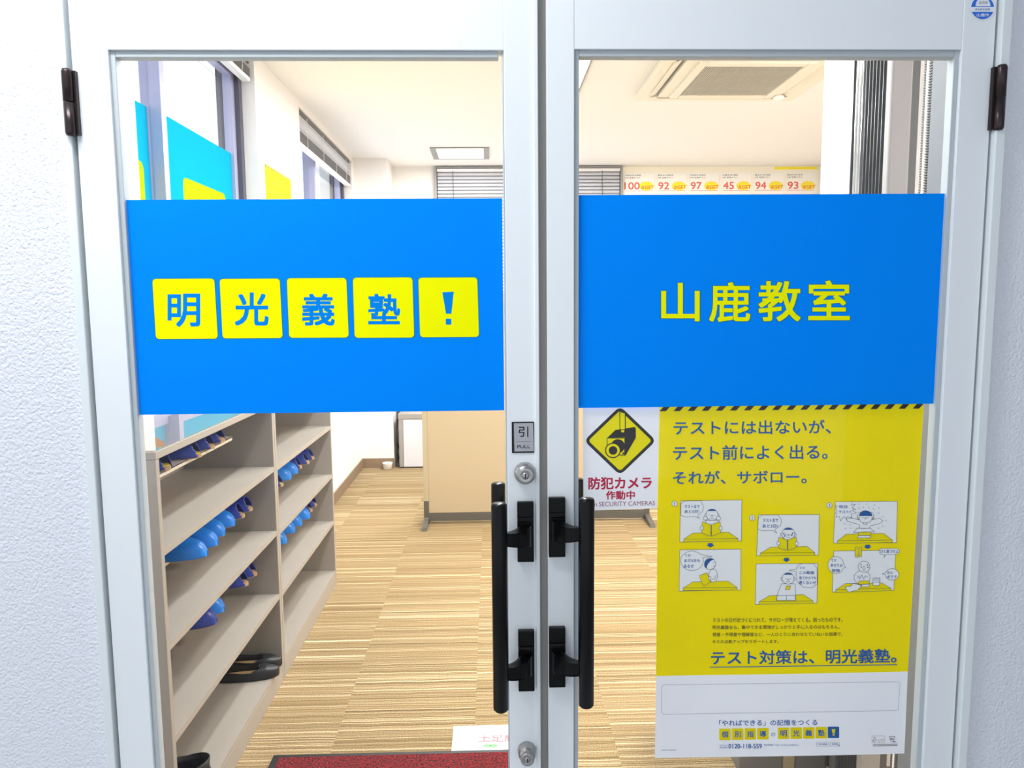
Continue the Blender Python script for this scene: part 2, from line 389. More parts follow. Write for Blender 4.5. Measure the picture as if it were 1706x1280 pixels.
def pull(d, xbar, xpl0, xpl1, zb0, zb1, pz, side):
    """side -1: outside (towards the viewer), +1: inside"""
    face = 0.0 if side < 0 else 0.036
    yb = face + side * 0.065
    b = BM()
    prof = [(0.002, zb0), (0.011, zb0 + 0.001), (0.0155, zb0 + 0.006), (0.0155, zb1 - 0.003), (0.0135, zb1), (0.002, zb1 + 0.0005)]
    lathe(b, prof, (xbar, yb, 0), seg=28)
    bar = obj('pull_handle', b, M_black, d)
    for z0, z1 in pz:
        m_ = BM(); ya, yc = sorted((face, face + side * 0.013))
        rbox(m_, xpl0, xpl1, ya, yc, z0, z1, 0.0015)
        zr = z1 - (z1 - z0) * 0.33; ya2, yc2 = sorted((face, face + side * 0.018)); rbox(m_, xpl0 + 0.0004, xpl1 - 0.0004, ya2, yc2, zr, zr + 0.011, 0.003)
        # sculpted arm: leaves the plate square on, bends over to the bar and grows slimmer
        zc = (z0 + z1) / 2; xp = (xpl0 + xpl1) / 2
        sgn = 1 if xp > xbar else -1
        secs = []
        for i in range(9):
            t = i / 8
            x = xp + sgn * 0.003 * (1 - t) + (xbar - xp) * t ** 1.25
            y = face + side * (0.010 + 0.055 * math.sin(t * PI / 2) ** 0.9)
            secs.append((x, y, zc + 0.017 + 0.002 * t - 0.004 * math.sin(PI * t), zc - 0.028 + 0.020 * t ** 0.8, 0.011 - 0.004 * t))
        rg = []
        for x, y, zt, zb, th in secs:
            rg.append([m_.verts.new((x + dx * th * 0.9, y + side * (dy * th * 0.35 + dx * sgn * th * 0.7), z)) for dx, dy, z in ((-1, -1, zt - 0.001), (-0.8, 1, zt), (0.8, 1, zt), (1, -1, zt - 0.001), (1, -1, zb), (0.8, 1, zb), (-0.8, 1, zb), (-1, -1, zb))])
        for i in range(8):
            for k in range(8): m_.faces.new((rg[i][k], rg[i][(k + 1) % 8], rg[i + 1][(k + 1) % 8], rg[i + 1][k]))
        m_.faces.new(rg[0]); m_.faces.new(rg[-1])
        obj('handle_mount', m_, M_black, bar)
PL = ((1.027, 1.152), (0.749, 0.880)); PR = ((1.036, 1.160), (0.756, 0.885))
pull(D1, -0.0918, -0.0545, -0.0212, 0.737, 1.165, PL, -1); pull(D1, -0.0918, -0.0545, -0.0212, 0.737, 1.165, PL, 1)
pull(D2, 0.0795, 0.0095, 0.0432, 0.742, 1.172, PR, -1); pull(D2, 0.0795, 0.0095, 0.0432, 0.742, 1.172, PR, 1)

def lock(z, r, depth, x):
    b = BM(); lathe(b, [(r, 0.0), (r, 0.003), (r * 0.93, depth * 0.45), (r * 0.74, depth * 0.8), (r * 0.72, depth * 0.8)], (x, 0, z), 'Y', 32)
    lk = obj('lock_cylinder', b, M_steel, D1)
    b = BM(); lathe(b, [(r * 0.70, depth * 0.72), (r * 0.72, depth * 0.98), (r * 0.66, depth), (r * 0.36, depth), (r * 0.33, depth * 0.985)], (x, 0, z), 'Y', 32); obj('lock_ring', b, M_steel, lk)
    b = BM(); lathe(b, [(r * 0.31, depth * 0.9), (r * 0.31, depth * 1.01), (r * 0.15, depth * 1.03)], (x, 0, z), 'Y', 24); obj('lock_core', b, M_steel, lk)
    b = BM(); box(b, x - r * 0.06, x + r * 0.06, -depth * 1.045, -depth * 1.0, z - r * 0.2, z + r * 0.2); obj('keyhole', b, M_steel_d, lk)
lock(1.210, 0.0225, 0.030, -0.038); lock(0.612, 0.0195, 0.036, -0.038)

# ------------------------------------------------------------------ signs on the doors
GY = 0.0150
# left decal
sh = sheet_y(GY)
t = thing('window_decal', on_y(520, 690, GY), 'blue decal on the left door glass with five yellow lettered squares', 'door sign')
b = BM(); box(b, on_y(205, 500, GY).x - 0.002, -0.0785, 0.0150, 0.0155, 1.3365, 1.7585); obj('blue_film', b, M_blue, t)
SQ = [(254, 465, 260, 565, 357, 361, '明', (279, 489, 334, 545)), (366, 465, 371, 564, 466, 471, '光', (391, 487, 448, 543)),
      (478, 464, 482, 563, 577, 581, '義', (503, 489, 558, 543)), (588, 463, 591, 563, 687, 690, '塾', (613, 489, 667, 541)),
      (697, 463, 700, 562, 795, 797, '!', (735, 486, 757, 541))]
for x0, y0, x0b, y1, x1, x1b, ch, rc in SQ:
    k = 'sq' + ch
    lean = (x0b - x0) / (y1 - y0)
    sh.rrect(k, x0 - 1, y0 - 1, x1 + 1, y1 + 1, 6, 1.0, 1, slope=-0.006, lean=lean)
    sh.rrect(k, x0, y0, x1, y1, 5.5, 2.0, 0, slope=-0.006, lean=lean)
    if ch == '!':
        sh.poly(k, [(737, 487), (756, 486), (752, 523), (743, 523)], 3, 2); sh.rrect(k, 742.5, 531, 752, 541, 1, 3, 2)
    else: sh.text(k, ch, rc[0] + 1.5, rc[1] + 1.5, rc[2] - 1.5, rc[3] - 1.5, 3, 2, bold=0.022)
    sh.make(k, 'lettered_square', [M_yellow, M_edgegreen, M_blue], t)
# right decal
t = thing('window_decal', on_y(1265, 675, GY), 'blue decal on the right door glass with four yellow characters', 'door sign')
b = BM(); box(b, 0.0635, 0.8085, 0.0150, 0.0155, 1.3395, 1.7640); obj('blue_film', b, M_blue, t)
for ch, rc in (('山', (1101, 471, 1166, 536)), ('鹿', (1181, 470, 1250, 537)), ('教', (1263, 468, 1334, 536)), ('室', (1346, 467, 1416, 534))):
    sh.text('t', ch, rc[0] + 1, rc[1] + 1, rc[2] - 1, rc[3] - 1, 2, 1, bold=0.026)
    sh.text('t', ch, rc[0] + 1.5, rc[1] + 1.5, rc[2] - 1.5, rc[3] - 1.5, 3, 0, bold=0.016)
sh.make('t', 'lettering', [M_yellow, M_edgegreen], t)
# pull plate
sh = sheet_y(-0.0025)
t = thing('pull_sign', on_y(872, 754, 0), 'small silver pull sign with black border above the door lock', 'sign')
b = BM(); rbox(b, -0.0642, -0.0190, -0.0022, 0.0, 1.2513, 1.3152, 0.001); obj('sign_plate', b, M_dark, t)
sh.poly('p', [(856, 705.5), (888, 705), (889.5, 752), (857, 752.5)], 0)
sh.make('p', 'silver_face', M_silver, t)
sh.text('l', '引', 864, 711, 880, 728, 1, 0, bold=0.012)
sh.line('l', [(861, 736), (884, 736)], 0.5, 1, 0); sh.text('l', 'PULL', 862, 742, 883, 747, 1, 0, bold=0.02)
sh.make('l', 'lettering', M_dark, t)
# round sticker
sh = sheet_y(-0.0008)
t = thing('round_sticker', on_y(1637, 34, 0), 'round blue and white sticker at the top of the right door stile', 'sticker')
sh.ell('d', (1637, 13), 21, 21, 0, 0, 40); sh.make('d', 'backing', M_white, t)
sh.ell('b', (1637, 13), 19, 19, 1, 0, 40); sh.make('b', 'blue_disc', mat('sticker_blue', (30, 110, 222), 0.5), t)
sh.poly('w', [(1616.8, 11.8), (1657.3, 11.8), (1656.6, 19.8), (1617.4, 19.8)], 2, 0)
pts = [(1625, 10.5)] + [(1637.5 + 12.5 * math.cos(a), 10.5 - 15 * math.sin(a)) for a in [PI - i * PI / 12 for i in range(13)]]
sh.poly('w', pts, 2, 0); sh.make('w', 'white_bands', M_white, t)
sh.text('t', '山鹿市', 1627, 22.5, 1647.5, 27.8, 3, 0, bold=0.02); sh.text('t', '浄水給水設備', 1624, 13.8, 1649, 17.6, 3, 1)
sh.text('t', '山の水', 1631, 2, 1646, 6.5, 3, 2); sh.make('t', 'lettering', [M_white, M_ink, M_dark], t)

# security camera sign, stuck to the inside of the glass
sh = sheet_y(0.0235); S = 320 / 1706
def sc(u, v): return (800 + u * S, 680 + v * S)
t = thing('security_sign', on_y(1034, 850, 0.024), 'white security camera sign with yellow diamond beside the yellow poster', 'sign')
sh.poly('p', [(971, 676), (1099, 676), (1095, 847), (972, 851)], 0); sh.make('p', 'paper', M_white, t)
def diamond(r, f):
    c = (1242, 290); pts = []; hx, hy = 303 * f, 290 * f; k = r
    for (ax, ay), (bx_, by), (cx_, cy_) in (((-hx, 0), (0, -hy), (hx, 0)), ((0, -hy), (hx, 0), (0, hy)), ((hx, 0), (0, hy), (-hx, 0)), ((0, hy), (-hx, 0), (0, -hy))):
        for i in range(6):
            tt = i / 5; p1 = (bx_ + (ax - bx_) * k, by + (ay - by) * k); p2 = (bx_ + (cx_ - bx_) * k, by + (cy_ - by) * k)
            q = [(1 - tt) ** 2 * p1[j] + 2 * tt * (1 - tt) * (bx_, by)[j] + tt ** 2 * p2[j] for j in (0, 1)]
            pts.append(sc(c[0] + q[0], c[1] + q[1]))
    return pts
sh.poly('d', diamond(0.13, 1.06), 1, 1); sh.poly('d', diamond(0.07, 0.93), 2, 0); 
def P(*a): return [sc(*p) for p in a]
sh.poly('d', P((1236, 25), (1262, 20), (1292, 40), (1292, 195), (1238, 195)), 3, 1); sh.poly('d', P((1243, 35), (1284, 48), (1284, 188), (1244, 188)), 4, 0)
sh.poly('d', P((1128, 265), (1200, 195), (1372, 168), (1382, 180), (1382, 265), (1292, 420), (1280, 422), (1285, 262)), 3, 1)
sh.poly('d', P((1250, 195), (1280, 195), (1277, 215), (1253, 215)), 5, 0)
sh.poly('d', P((1124, 264), (1288, 264), (1284, 424), (1124, 410)), 3.5, 1); sh.poly('d', P((1130, 270), (1281, 270), (1278, 416), (1130, 404)), 4, 0)
sh.ell('d', sc(1222, 338), 62 * S, 62 * S, 5, 1); sh.ell('d', sc(1178, 376), 70 * S, 68 * S, 6, 1); sh.ell('d', sc(1178, 376), 61 * S, 59 * S, 7, 0)
sh.ell('d', sc(1179, 376), 38 * S, 38 * S, 8, 1); sh.ell('d', sc(1270, 402), 8 * S, 9 * S, 6, 1)
sh.make('d', 'camera_diamond', [M_syellow, M_dark], t)
sh.text('t', '防犯カメラ', *sc(963, 618), *sc(1520, 722), 1, 0, bold=0.03, slope=-0.012); sh.text('t', '作動中', *sc(1119, 738), *sc(1372, 812), 1, 0, bold=0.03, slope=-0.008)
sh.text('t', 'On SECURITY CAMERAS', *sc(968, 836), *sc(1553, 876), 1, 1, slope=-0.02); sh.make('t', 'lettering', [M_red, mat('sign_purple', (150, 30, 90), 0.6)], t)

# ------------------------------------------------------------------ yellow poster behind the right glass
PY = 0.0262
sh = sheet_y(PY)
t = thing('poster', on_y(1300, 1262, PY), 'large yellow poster with comic panels on the right door glass', 'poster')
b = BM()
NX = 24
def lerp(a, c, k): return a + (c - a) * k
rows = [(1097, 668, 1540, 664), (1093, 1127, 1513.5, 1120), (1091, 1264, 1508, 1257)]
prev = None
for ri in range(0, 13):
    if ri <= 9: k = ri / 9; A = [lerp(rows[0][j], rows[1][j], k) for j in range(4)]
    else: k = (ri - 9) / 3; A = [lerp(rows[1][j], rows[2][j], k) for j in range(4)]
    row = []
    for i in range(NX + 1):
        q = i / NX
        p = on_y(lerp(A[0], A[2], q), lerp(A[1], A[3], q), PY)
        p.y += 0.0006 + 0.0022 * max(0, q - 0.9) * 10 * (ri / 12) + 0.0004 * math.sin(q * 9)   # slight buckle, corner lifting
        row.append(b.verts.new(p))
    if prev:
        for i in range(NX):
            f = b.faces.new((prev[i], prev[i + 1], row[i + 1], row[i])); f.material_index = 0 if ri <= 9 else 1; f.smooth = True
    prev = row
obj('poster_sheet', b, [M_pyellow, M_white], t)
K6 = 1 / 3.554
def s6(u, v): return (1080 + u * K6, 660 + v * K6)
def s7(u, v): return (1080 + u * K6, 1000 + v * K6)
for i in range(19):
    u = 66 + i * 83.3; v = -i * 0.85
    a, c_ = s6(u, 90 + v), s6(u + 38, 90 + v); d_, e_ = s6(u + 66, 60 + v), s6(u + 28, 60 + v)
    sh.poly('h', [a, c_, d_, e_], 1, 0)
sh.make('h', 'hazard_stripe', M_dark, t)
for s_, r_ in (('テストには出ないが、', (150, 148, 1080, 230)), ('テスト前によく出る。', (147, 295, 1060, 380)), ('それが、サボロー。', (147, 445, 936, 522))):
    sh.text('t', s_, *s6(r_[0], r_[1]), *s6(r_[2], r_[3]), 2, 0, bold=0.014, slope=-0.008)
for s_, r_ in (('テストの日が近づくにつれて、サボローが増えてくる。困ったものです。', (382, 106, 1150, 132)), ('明光義塾なら、集中できる環境がしっかりと手に入るのはもちろん、', (380, 150, 1133, 173)),
               ('得意・不得意や理解度など、一人ひとりに合わせたていねいな指導で、', (380, 193, 1150, 216)), ('キミの点数アップをサポートします。', (380, 236, 772, 257))):
    sh.text('t', s_, *s7(r_[0], r_[1]), *s7(r_[2], r_[3]), 2, 1, bold=0.012, slope=-0.004)
sh.text('t', 'テスト対策は、明光義塾。', *s7(372, 302), *s7(1468, 384), 2, 0, bold=0.018, slope=-0.012)
sh.line('t', [s7(365, 398), s7(1470, 383)], 1.4, 2, 0)
sh.make('t', 'lettering', [M_ink, M_olive], t)
# white foot of the poster
pts = [s7(*p) for p in ((90, 503), (1482, 484), (1490, 494), (1480, 648), (1468, 655), (92, 677), (80, 668), (80, 514))]
sh.line('f', pts, 0.35, 1, 1, True)
sh.text('f', '「やればできる」の記憶をつくる', *s7(420, 712), *s7(1000, 746), 1, 0, bold=0.012, slope=-0.008)
xs = [420, 495, 570, 645, None, 767, 842, 916, 990]; chs = '個別指導の明光義塾'
for i, ch in enumerate(chs):
    if xs[i] is None: sh.text('f', ch, *s7(727, 785), *s7(752, 808), 1, 0); continue
    x = xs[i]; dy = -(x - 420) * 0.018
    sh.rrect('f', *s7(x, 762 + dy), *s7(x + 68, 830 + dy), 1.2, 1, 2); sh.text('f', ch, *s7(x + 15, 778 + dy), *s7(x + 53, 814 + dy), 2, 0, bold=0.02)
sh.rrect('f', *s7(1063, 750), *s7(1130, 817), 1.2, 1, 0); sh.poly('f', [s7(1085, 764), s7(1108, 764), s7(1103, 790), s7(1091, 790)], 2, 2); sh.poly('f', [s7(1091, 794), s7(1103, 794), s7(1103, 803), s7(1091, 803)], 2, 2)
sh.text('f', '0120-118-559', *s7(475, 852), *s7(672, 879), 1, 0, bold=0.02); sh.text('f', 'お問い合わせ', *s7(422, 857), *s7(470, 865), 1, 0); sh.text('f', '資料請求', *s7(422, 869), *s7(470, 878), 1, 0)
sh.text('f', '受付時間 14:00〜21:00(土日祝含む)', *s7(685, 853), *s7(892, 866), 1, 0)
for r_, s_ in (((997, 843, 1070, 866), '明光義塾'), ((1078, 842, 1132, 865), '検索')):
    sh.line('f', [s7(r_[0], r_[1]), s7(r_[2], r_[1]), s7(r_[2], r_[3]), s7(r_[0], r_[3])], 0.3, 1, 1, True); sh.text('f', s_, *s7(r_[0] + 9, r_[1] + 6), *s7(r_[2] - 9, r_[3] - 6), 1, 0)
sh.poly('f', [s7(1122, 852), s7(1135, 866), s7(1128, 866)], 2, 0)
sh.line('f', [s7(1325, 806), s7(1400, 805), s7(1400, 844), s7(1325, 845)], 0.3, 1, 3, True)
sh.line('f', [s7(1328, 836), s7(1337, 836), s7(1337, 842)], 0.5, 1, 3); sh.line('f', [s7(1331, 832), s7(1340, 812), s7(1350, 832), s7(1331, 832)], 0.5, 1, 3)
sh.text('f', 'ミックス', *s7(1357, 822), *s7(1396, 838), 1, 3)
sh.line('f', [s7(1428, 808), s7(1460, 808), s7(1455, 826), s7(1432, 826)], 0.6, 1, 3, True); sh.line('f', [s7(1436, 842), s7(1436, 818), s7(1450, 818)], 0.6, 1, 3); sh.line('f', [s7(1446, 838), s7(1462, 838)], 1.6, 1, 0)
for j in range(2): sh.line('f', [s7(1330, 856 + 8 * j), s7(1475, 854 + 8 * j)], 0.7, 1, 3)
sh.line('f', [s7(80, 889), s7(110, 889)], 0.6, 1, 3); sh.line('f', [s7(118, 889), s7(166, 888)], 0.6, 1, 3)
sh.make('f', 'contact_print', [M_ink, M_line, M_pyellow, M_dark], t)

# comic panels (materials: 0 paper, 1 line, 2 yellow, 3 blue)
CM = [mat('comic_white', (253, 254, 255), 0.7, spec=0.06), M_line, mat('comic_yellow', (252, 234, 0), 0.7, spec=0.06), M_ink]; CK = 150 / 1067; LW = 0.58
def panel(ox, oy, frame, draw, number=None, arrow=None):
    f = lambda u, v: (ox + u * CK, oy + v * CK)
    F = lambda pts: [f(*p) for p in pts]
    k = 'c'
    sh.poly(k, F(frame), 1, 0); sh.line(k, F(frame), LW * 1.1, 1.6, 1, True)
    def fill(pts, mi, l): sh.poly(k, F(pts), l, mi); sh.line(k, F(pts), LW, l + 0.4, 1, True)
    def circ(c, rx, ry, l, mi=0): sh.ell(k, f(*c), rx * CK, ry * CK, l, mi); sh.ring(k, f(*c), rx * CK, ry * CK, LW, l + 0.4, 1)
    def ln(pts, l, mi=1): sh.line(k, F(pts), LW, l, mi)
    def tx(s, x0, y0, x1, y1, l): sh.text(k, s, *f(x0, y0), *f(x1, y1), l, 3, bold=0.012)
    def desk(pts, h):
        fill(pts, 2, 2); a, b_ = pts[3], pts[2]; fill([a, b_, (b_[0] + 3, b_[1] + h), (a[0] - 3, a[1] + h + 4)], 2, 2)
    def head(c, r, l, cap=0.78, look=0, mouth=True):
        for sx in (-1, 1): circ((c[0] + sx * r * 1.02, c[1] + r * 0.1), r * 0.2, r * 0.25, l)
        circ(c, r, r * 0.95, l + 1)
        a0, a1 = PI + cap, 2 * PI - cap
        cp = [(c[0] + r * 1.0 * math.cos(a0 + (a1 - a0) * i / 12) + look, c[1] + r * 0.95 * math.sin(a0 + (a1 - a0) * i / 12)) for i in range(13)]
        fill(cp, 3, l + 2)
        for sx in (-1, 1): ln([(c[0] + sx * r * 0.4 - 7, c[1] + r * 0.05), (c[0] + sx * r * 0.4 + 7, c[1] + r * 0.05)], l + 3)
        circ((c[0], c[1] + r * 0.18), r * 0.13, r * 0.11, l + 3)
        if mouth: ln([(c[0] - r * 0.25, c[1] + r * 0.5), (c[0], c[1] + r * 0.62), (c[0] + r * 0.25, c[1] + r * 0.5)], l + 3)
    draw(fill, circ, ln, tx, desk, head)
    if number:
        (nx, ny), s_ = number; circ((nx, ny), 33, 33, 2); tx(s_, nx - (3 if s_ == '1' else 8), ny - 17, nx + (3 if s_ == '1' else 8), ny + 17, 4)
    if arrow:
        ax, ay = arrow; sh.poly(k, F([(ax - 28, ay - 25), (ax + 28, ay - 25), (ax + 28, ay - 3), (ax + 52, ay - 3), (ax, ay + 26), (ax - 52, ay - 3), (ax - 28, ay - 3)]), 1, 3)
    sh.make(k, 'comic_panel', CM, t)
def ell_pts(c, rx, ry, n=18, tail=None):
    pts = [(c[0] + rx * math.cos(2 * PI * i / n), c[1] + ry * math.sin(2 * PI * i / n)) for i in range(n)]
    if tail:
        i, p = tail; pts.insert(i, p)
    return pts
def book(fill, circ, cx, y0, y1, w):
    fill([(cx - w, y0), (cx - 5, y0 + 35), (cx - 5, y1), (cx - w - 4, y1 - 33)], 2, 8); fill([(cx + 5, y0 + 35), (cx + w, y0), (cx + w + 3, y1 - 38), (cx + 5, y1)], 2, 8)
    circ((cx - w - 5, y0 + 75), 19, 23, 9); circ((cx + w + 3, y0 + 77), 17, 23, 9)
def p1(fill, circ, ln, tx, desk, head):
    fill([(172, 140), (220, 106), (410, 104), (440, 170), (430, 230), (370, 280), (395, 312), (345, 292), (230, 297), (172, 275)], 0, 2)
    tx('テストまで', 217, 152, 395, 190, 4); tx('あと5日!', 215, 212, 388, 250, 4)
    desk([(315, 485), (740, 475), (850, 552), (208, 557)], 28)
    fill([(455, 400), (470, 335), (610, 335), (625, 400)], 0, 3); head((540, 268), 70, 4)
    for x in (462, 618): fill([(x - 22, 330), (x - 25, 295), (x - 8, 282), (x + 12, 292), (x + 25, 305), (x + 15, 330)], 0, 7)
    book(fill, circ, 530, 350, 520, 106)
panel(1110, 820, [(168, 105), (895, 95), (890, 578), (160, 592)], p1, ((97, 137), '1'), (523, 632))
def p1b(fill, circ, ln, tx, desk, head):
    fill(ell_pts((305, 815), 135, 116, 18, (17, (545, 765))), 0, 2)
    tx('てか', 218, 735, 290, 765, 4); tx('まだ5日も', 212, 795, 400, 830, 4); tx('あるぜ', 208, 858, 325, 898, 4)
    desk([(315, 1065), (730, 1055), (840, 1132), (200, 1137)], 28)
    fill(ell_pts((555, 990), 52, 78), 0, 3)
    circ((517, 850), 66, 66, 5); fill([(452, 880), (450, 840), (470, 805), (515, 787), (560, 795), (520, 815), (495, 845), (480, 870), (475, 905)], 3, 6); ln([(550, 835), (565, 832)], 7); ln([(555, 880), (575, 876)], 7)
    fill([(390, 990), (480, 955), (522, 1065), (437, 1112)], 2, 8); circ((512, 1018), 16, 20, 9); ln([(540, 1030), (570, 1030), (585, 985)], 9)
panel(1110, 820, [(160, 685), (885, 678), (882, 1160), (152, 1175)], p1b)
def p2(fill, circ, ln, tx, desk, head):
    fill([(165, 165), (215, 130), (400, 130), (440, 190), (430, 250), (360, 305), (383, 345), (335, 312), (220, 318), (160, 295)], 0, 2)
    tx('テストまで', 222, 172, 400, 212, 4); tx('あと3日!', 215, 240, 392, 280, 4)
    desk([(310, 512), (740, 500), (835, 577), (190, 582)], 28)
    fill([(440, 440), (455, 400), (590, 400), (605, 440)], 0, 3); head((520, 352), 76, 4); book(fill, circ, 509, 388, 548, 103)
    for x, y in ((465, 350), (478, 375), (570, 345), (560, 370)): circ((x, y), 5, 8, 9, 3)
panel(1240, 840, [(165, 128), (888, 125), (880, 605), (145, 612)], p2, ((92, 163), '2'), (500, 662))
def p2b(fill, circ, ln, tx, desk, head):
    fill([(640, 722), (690, 706), (820, 706), (860, 760), (862, 950), (800, 992), (700, 985), (625, 920), (612, 800), (530, 785), (612, 775)], 0, 2)
    tx('てか', 650, 742, 720, 768, 4); tx('この動画', 650, 795, 825, 830, 4); tx('見てからでも', 648, 858, 852, 892, 4); tx('遅くないぜ', 645, 912, 850, 950, 4)
    desk([(300, 1085), (700, 1072), (815, 1148), (175, 1157)], 28)
    fill([(440, 945), (600, 945), (608, 1140), (378, 1140), (400, 1040)], 0, 4); head((517, 880), 70, 5)
    fill([(385, 1085), (497, 1080), (497, 1138), (380, 1138)], 0, 9); fill([(497, 1080), (595, 1080), (605, 1138), (497, 1138)], 0, 9)
    fill([(495, 970), (545, 966), (532, 1010), (484, 1012)], 2, 9)
panel(1240, 840, [(140, 710), (870, 703), (860, 1172), (128, 1190)], p2b)
def p3(fill, circ, ln, tx, desk, head):
    ln([(192, 160), (212, 168), (192, 178), (210, 235), (192, 245), (205, 285), (195, 300), (238, 290), (250, 345), (290, 290), (320, 322), (328, 290), (388, 305), (375, 262), (438, 245), (390, 215), (435, 205), (385, 190), (425, 145), (380, 155), (390, 118)], 2)
    tx('明日', 235, 158, 328, 192, 4); tx('テスト!!', 230, 218, 372, 250, 4)
    desk([(315, 500), (760, 490), (865, 568), (215, 577)], 28)
    fill([(480, 430), (470, 385), (330, 345), (320, 320), (375, 308), (480, 330), (605, 330), (715, 310), (752, 340), (720, 370), (600, 400), (592, 430)], 0, 3)
    head((545, 295), 80, 4, cap=0.2, mouth=False); fill([(517, 360), (558, 360), (556, 382), (518, 380)], 0, 8)
    for sx in (-1, 1): fill([(545 + sx * 75, 320), (545 + sx * 100, 285), (545 + sx * 85, 245), (545 + sx * 62, 240), (545 + sx * 78, 280)], 0, 8)
    fill([(400, 480), (445, 428), (527, 432), (600, 428), (650, 470), (527, 470)], 0, 8)
    fill([(462, 475), (608, 473), (606, 508), (462, 512)], 2, 9); fill([(455, 515), (600, 513), (595, 540), (452, 543)], 0, 9)
    for x, y, a in ((472, 142, 1), (562, 140, 1.5), (652, 150, 2.2), (705, 188, 2.4), (468, 190, 1.2), (522, 180, 1.5), (585, 182, 1.7), (640, 200, 2.1), (700, 247, 2.4), (747, 290, 2.7), (788, 338, 0.1), (755, 403, 0.3), (700, 428, 0.4), (300, 378, 0), (362, 390, 0.1), (308, 430, 0.1), (372, 428, 0)):
        ln([(x - 9 * math.cos(a), y + 9 * math.sin(a)), (x + 9 * math.cos(a), y - 9 * math.sin(a))], 3)
panel(1365, 820, [(190, 115), (925, 110), (912, 600), (165, 604)], p3, ((118, 157), '3'), (572, 650))
def p3b(fill, circ, ln, tx, desk, head):
    fill(ell_pts((195, 865), 95, 102, 18, (1, (312, 898))), 0, 3); tx('てか', 135, 790, 205, 822, 5); tx('あせりは', 133, 850, 272, 885, 5); tx('禁物', 145, 910, 240, 950, 5)
    fill([(705, 700), (725, 668), (930, 668), (950, 705), (925, 735), (790, 740), (765, 775), (770, 738), (720, 735)], 0, 3); tx('ひと息つけよ', 722, 680, 932, 722, 5)
    fill(ell_pts((860, 975), 80, 68, 18, (10, (745, 972))), 0, 3); tx('ほら', 800, 940, 865, 968, 5); tx('ポテチ', 800, 985, 918, 1022, 5)
    desk([(310, 1085), (740, 1078), (848, 1140), (195, 1158)], 28)
    fill(ell_pts((505, 1010), 95, 80), 0, 4); circ((527, 883), 68, 66, 6); circ((525, 900), 12, 28, 7)
    for x, y in ((490, 860), (492, 890), (565, 862), (572, 890)): circ((x, y), 4, 7, 7, 3)
    ln([(445, 1020), (460, 990), (475, 1030), (500, 980), (520, 1030), (545, 990), (570, 1010)], 6)
    fill([(425, 652), (500, 652), (496, 765), (422, 770)], 2, 5); tx('マ', 448, 670, 475, 692, 7); tx('ン', 450, 702, 475, 722, 7); tx('ガ', 448, 730, 475, 755, 7)
    fill([(468, 1052), (590, 1050), (586, 1085), (462, 1090)], 2, 8); fill([(500, 1092), (590, 1090), (586, 1118), (498, 1120)], 0, 8)
    fill([(300, 1125), (372, 1112), (395, 1080), (495, 1105), (455, 1155), (345, 1185)], 0, 9)
    fill([(635, 1015), (712, 1015), (708, 1105), (630, 1105)], 0, 9)
    for y in (1030, 1048, 1066): ln([(640, y), (706, y)], 10, 3)
panel(1365, 820, [(170, 700), (905, 690), (882, 1165), (152, 1185)], p3b)

# ================================================================== ROOM SHELL
WL, YB = -1.355, 5.97
# left wall with two window openings
WIN = [(1.27, 2.67), (3.60, 5.43)]; ZS, ZT = 1.20, 2.86
b = BM()
for y0, y1 in ((0.12, WIN[0][0]), (WIN[0][1], WIN[1][0]), (WIN[1][1], 6.1)): box(b, WL - 0.2, WL, y0, y1, 0, 2.9)
for y0, y1 in WIN: box(b, WL - 0.2, WL, y0, y1, 0, ZS); box(b, WL - 0.2, WL, y0, y1, ZT, 2.9)
struct('wall_left', b, M_wall, 'white left wall of the room with two windows', cat='wall')
struct('wall_back', bx(WL - 0.2, 3.45, YB, 6.1, 0, 2.9), M_wall, 'white back wall of the room behind the grey blind', cat='wall')
struct('wall_right', bx(3.25, 3.45, 0.12, YB, 0, 2.9), M_wall)
struct('wall_corner_column', bx(WL, -1.05, 5.54, YB, 0, 2.9), M_wall, 'white corner column projecting beside the back window', cat='wall')
struct('wall_pier', bx(1.0, 1.32, 0.818, 1.02, 0, 2.9), M_wall, 'white pier behind the folded accordion partition', cat='wall')
struct('trim_5', bx(2.40, 3.25, 1.2, 3.4, 2.72, 2.9), M_wall)     # boxed beam over the side room
struct('baseboard_left', bx(WL, WL + 0.01, 2.56, 5.54, 0, 0.092), M_base)
b = BM(); box(b, WL, -1.04, 5.53, 5.54, 0, 0.092); box(b, -1.05, 3.25, YB - 0.01, YB, 0, 0.092); struct('baseboard_back', b, M_base)
b = BM(); box(b, 0.992, 1.0, 0.818, 1.028, 0, 0.1); box(b, 1.0, 1.32, 1.02, 1.028, 0, 0.1); struct('baseboard_pier', b, M_grey_base)
M_alu = mat('window_aluminium', (176, 178, 206), 0.4, 0.1); M_alu_d = mat('window_dark_frame', (84, 82, 98), 0.4, 0.2); M_sill = mat('window_sill', (214, 214, 220), 0.5)
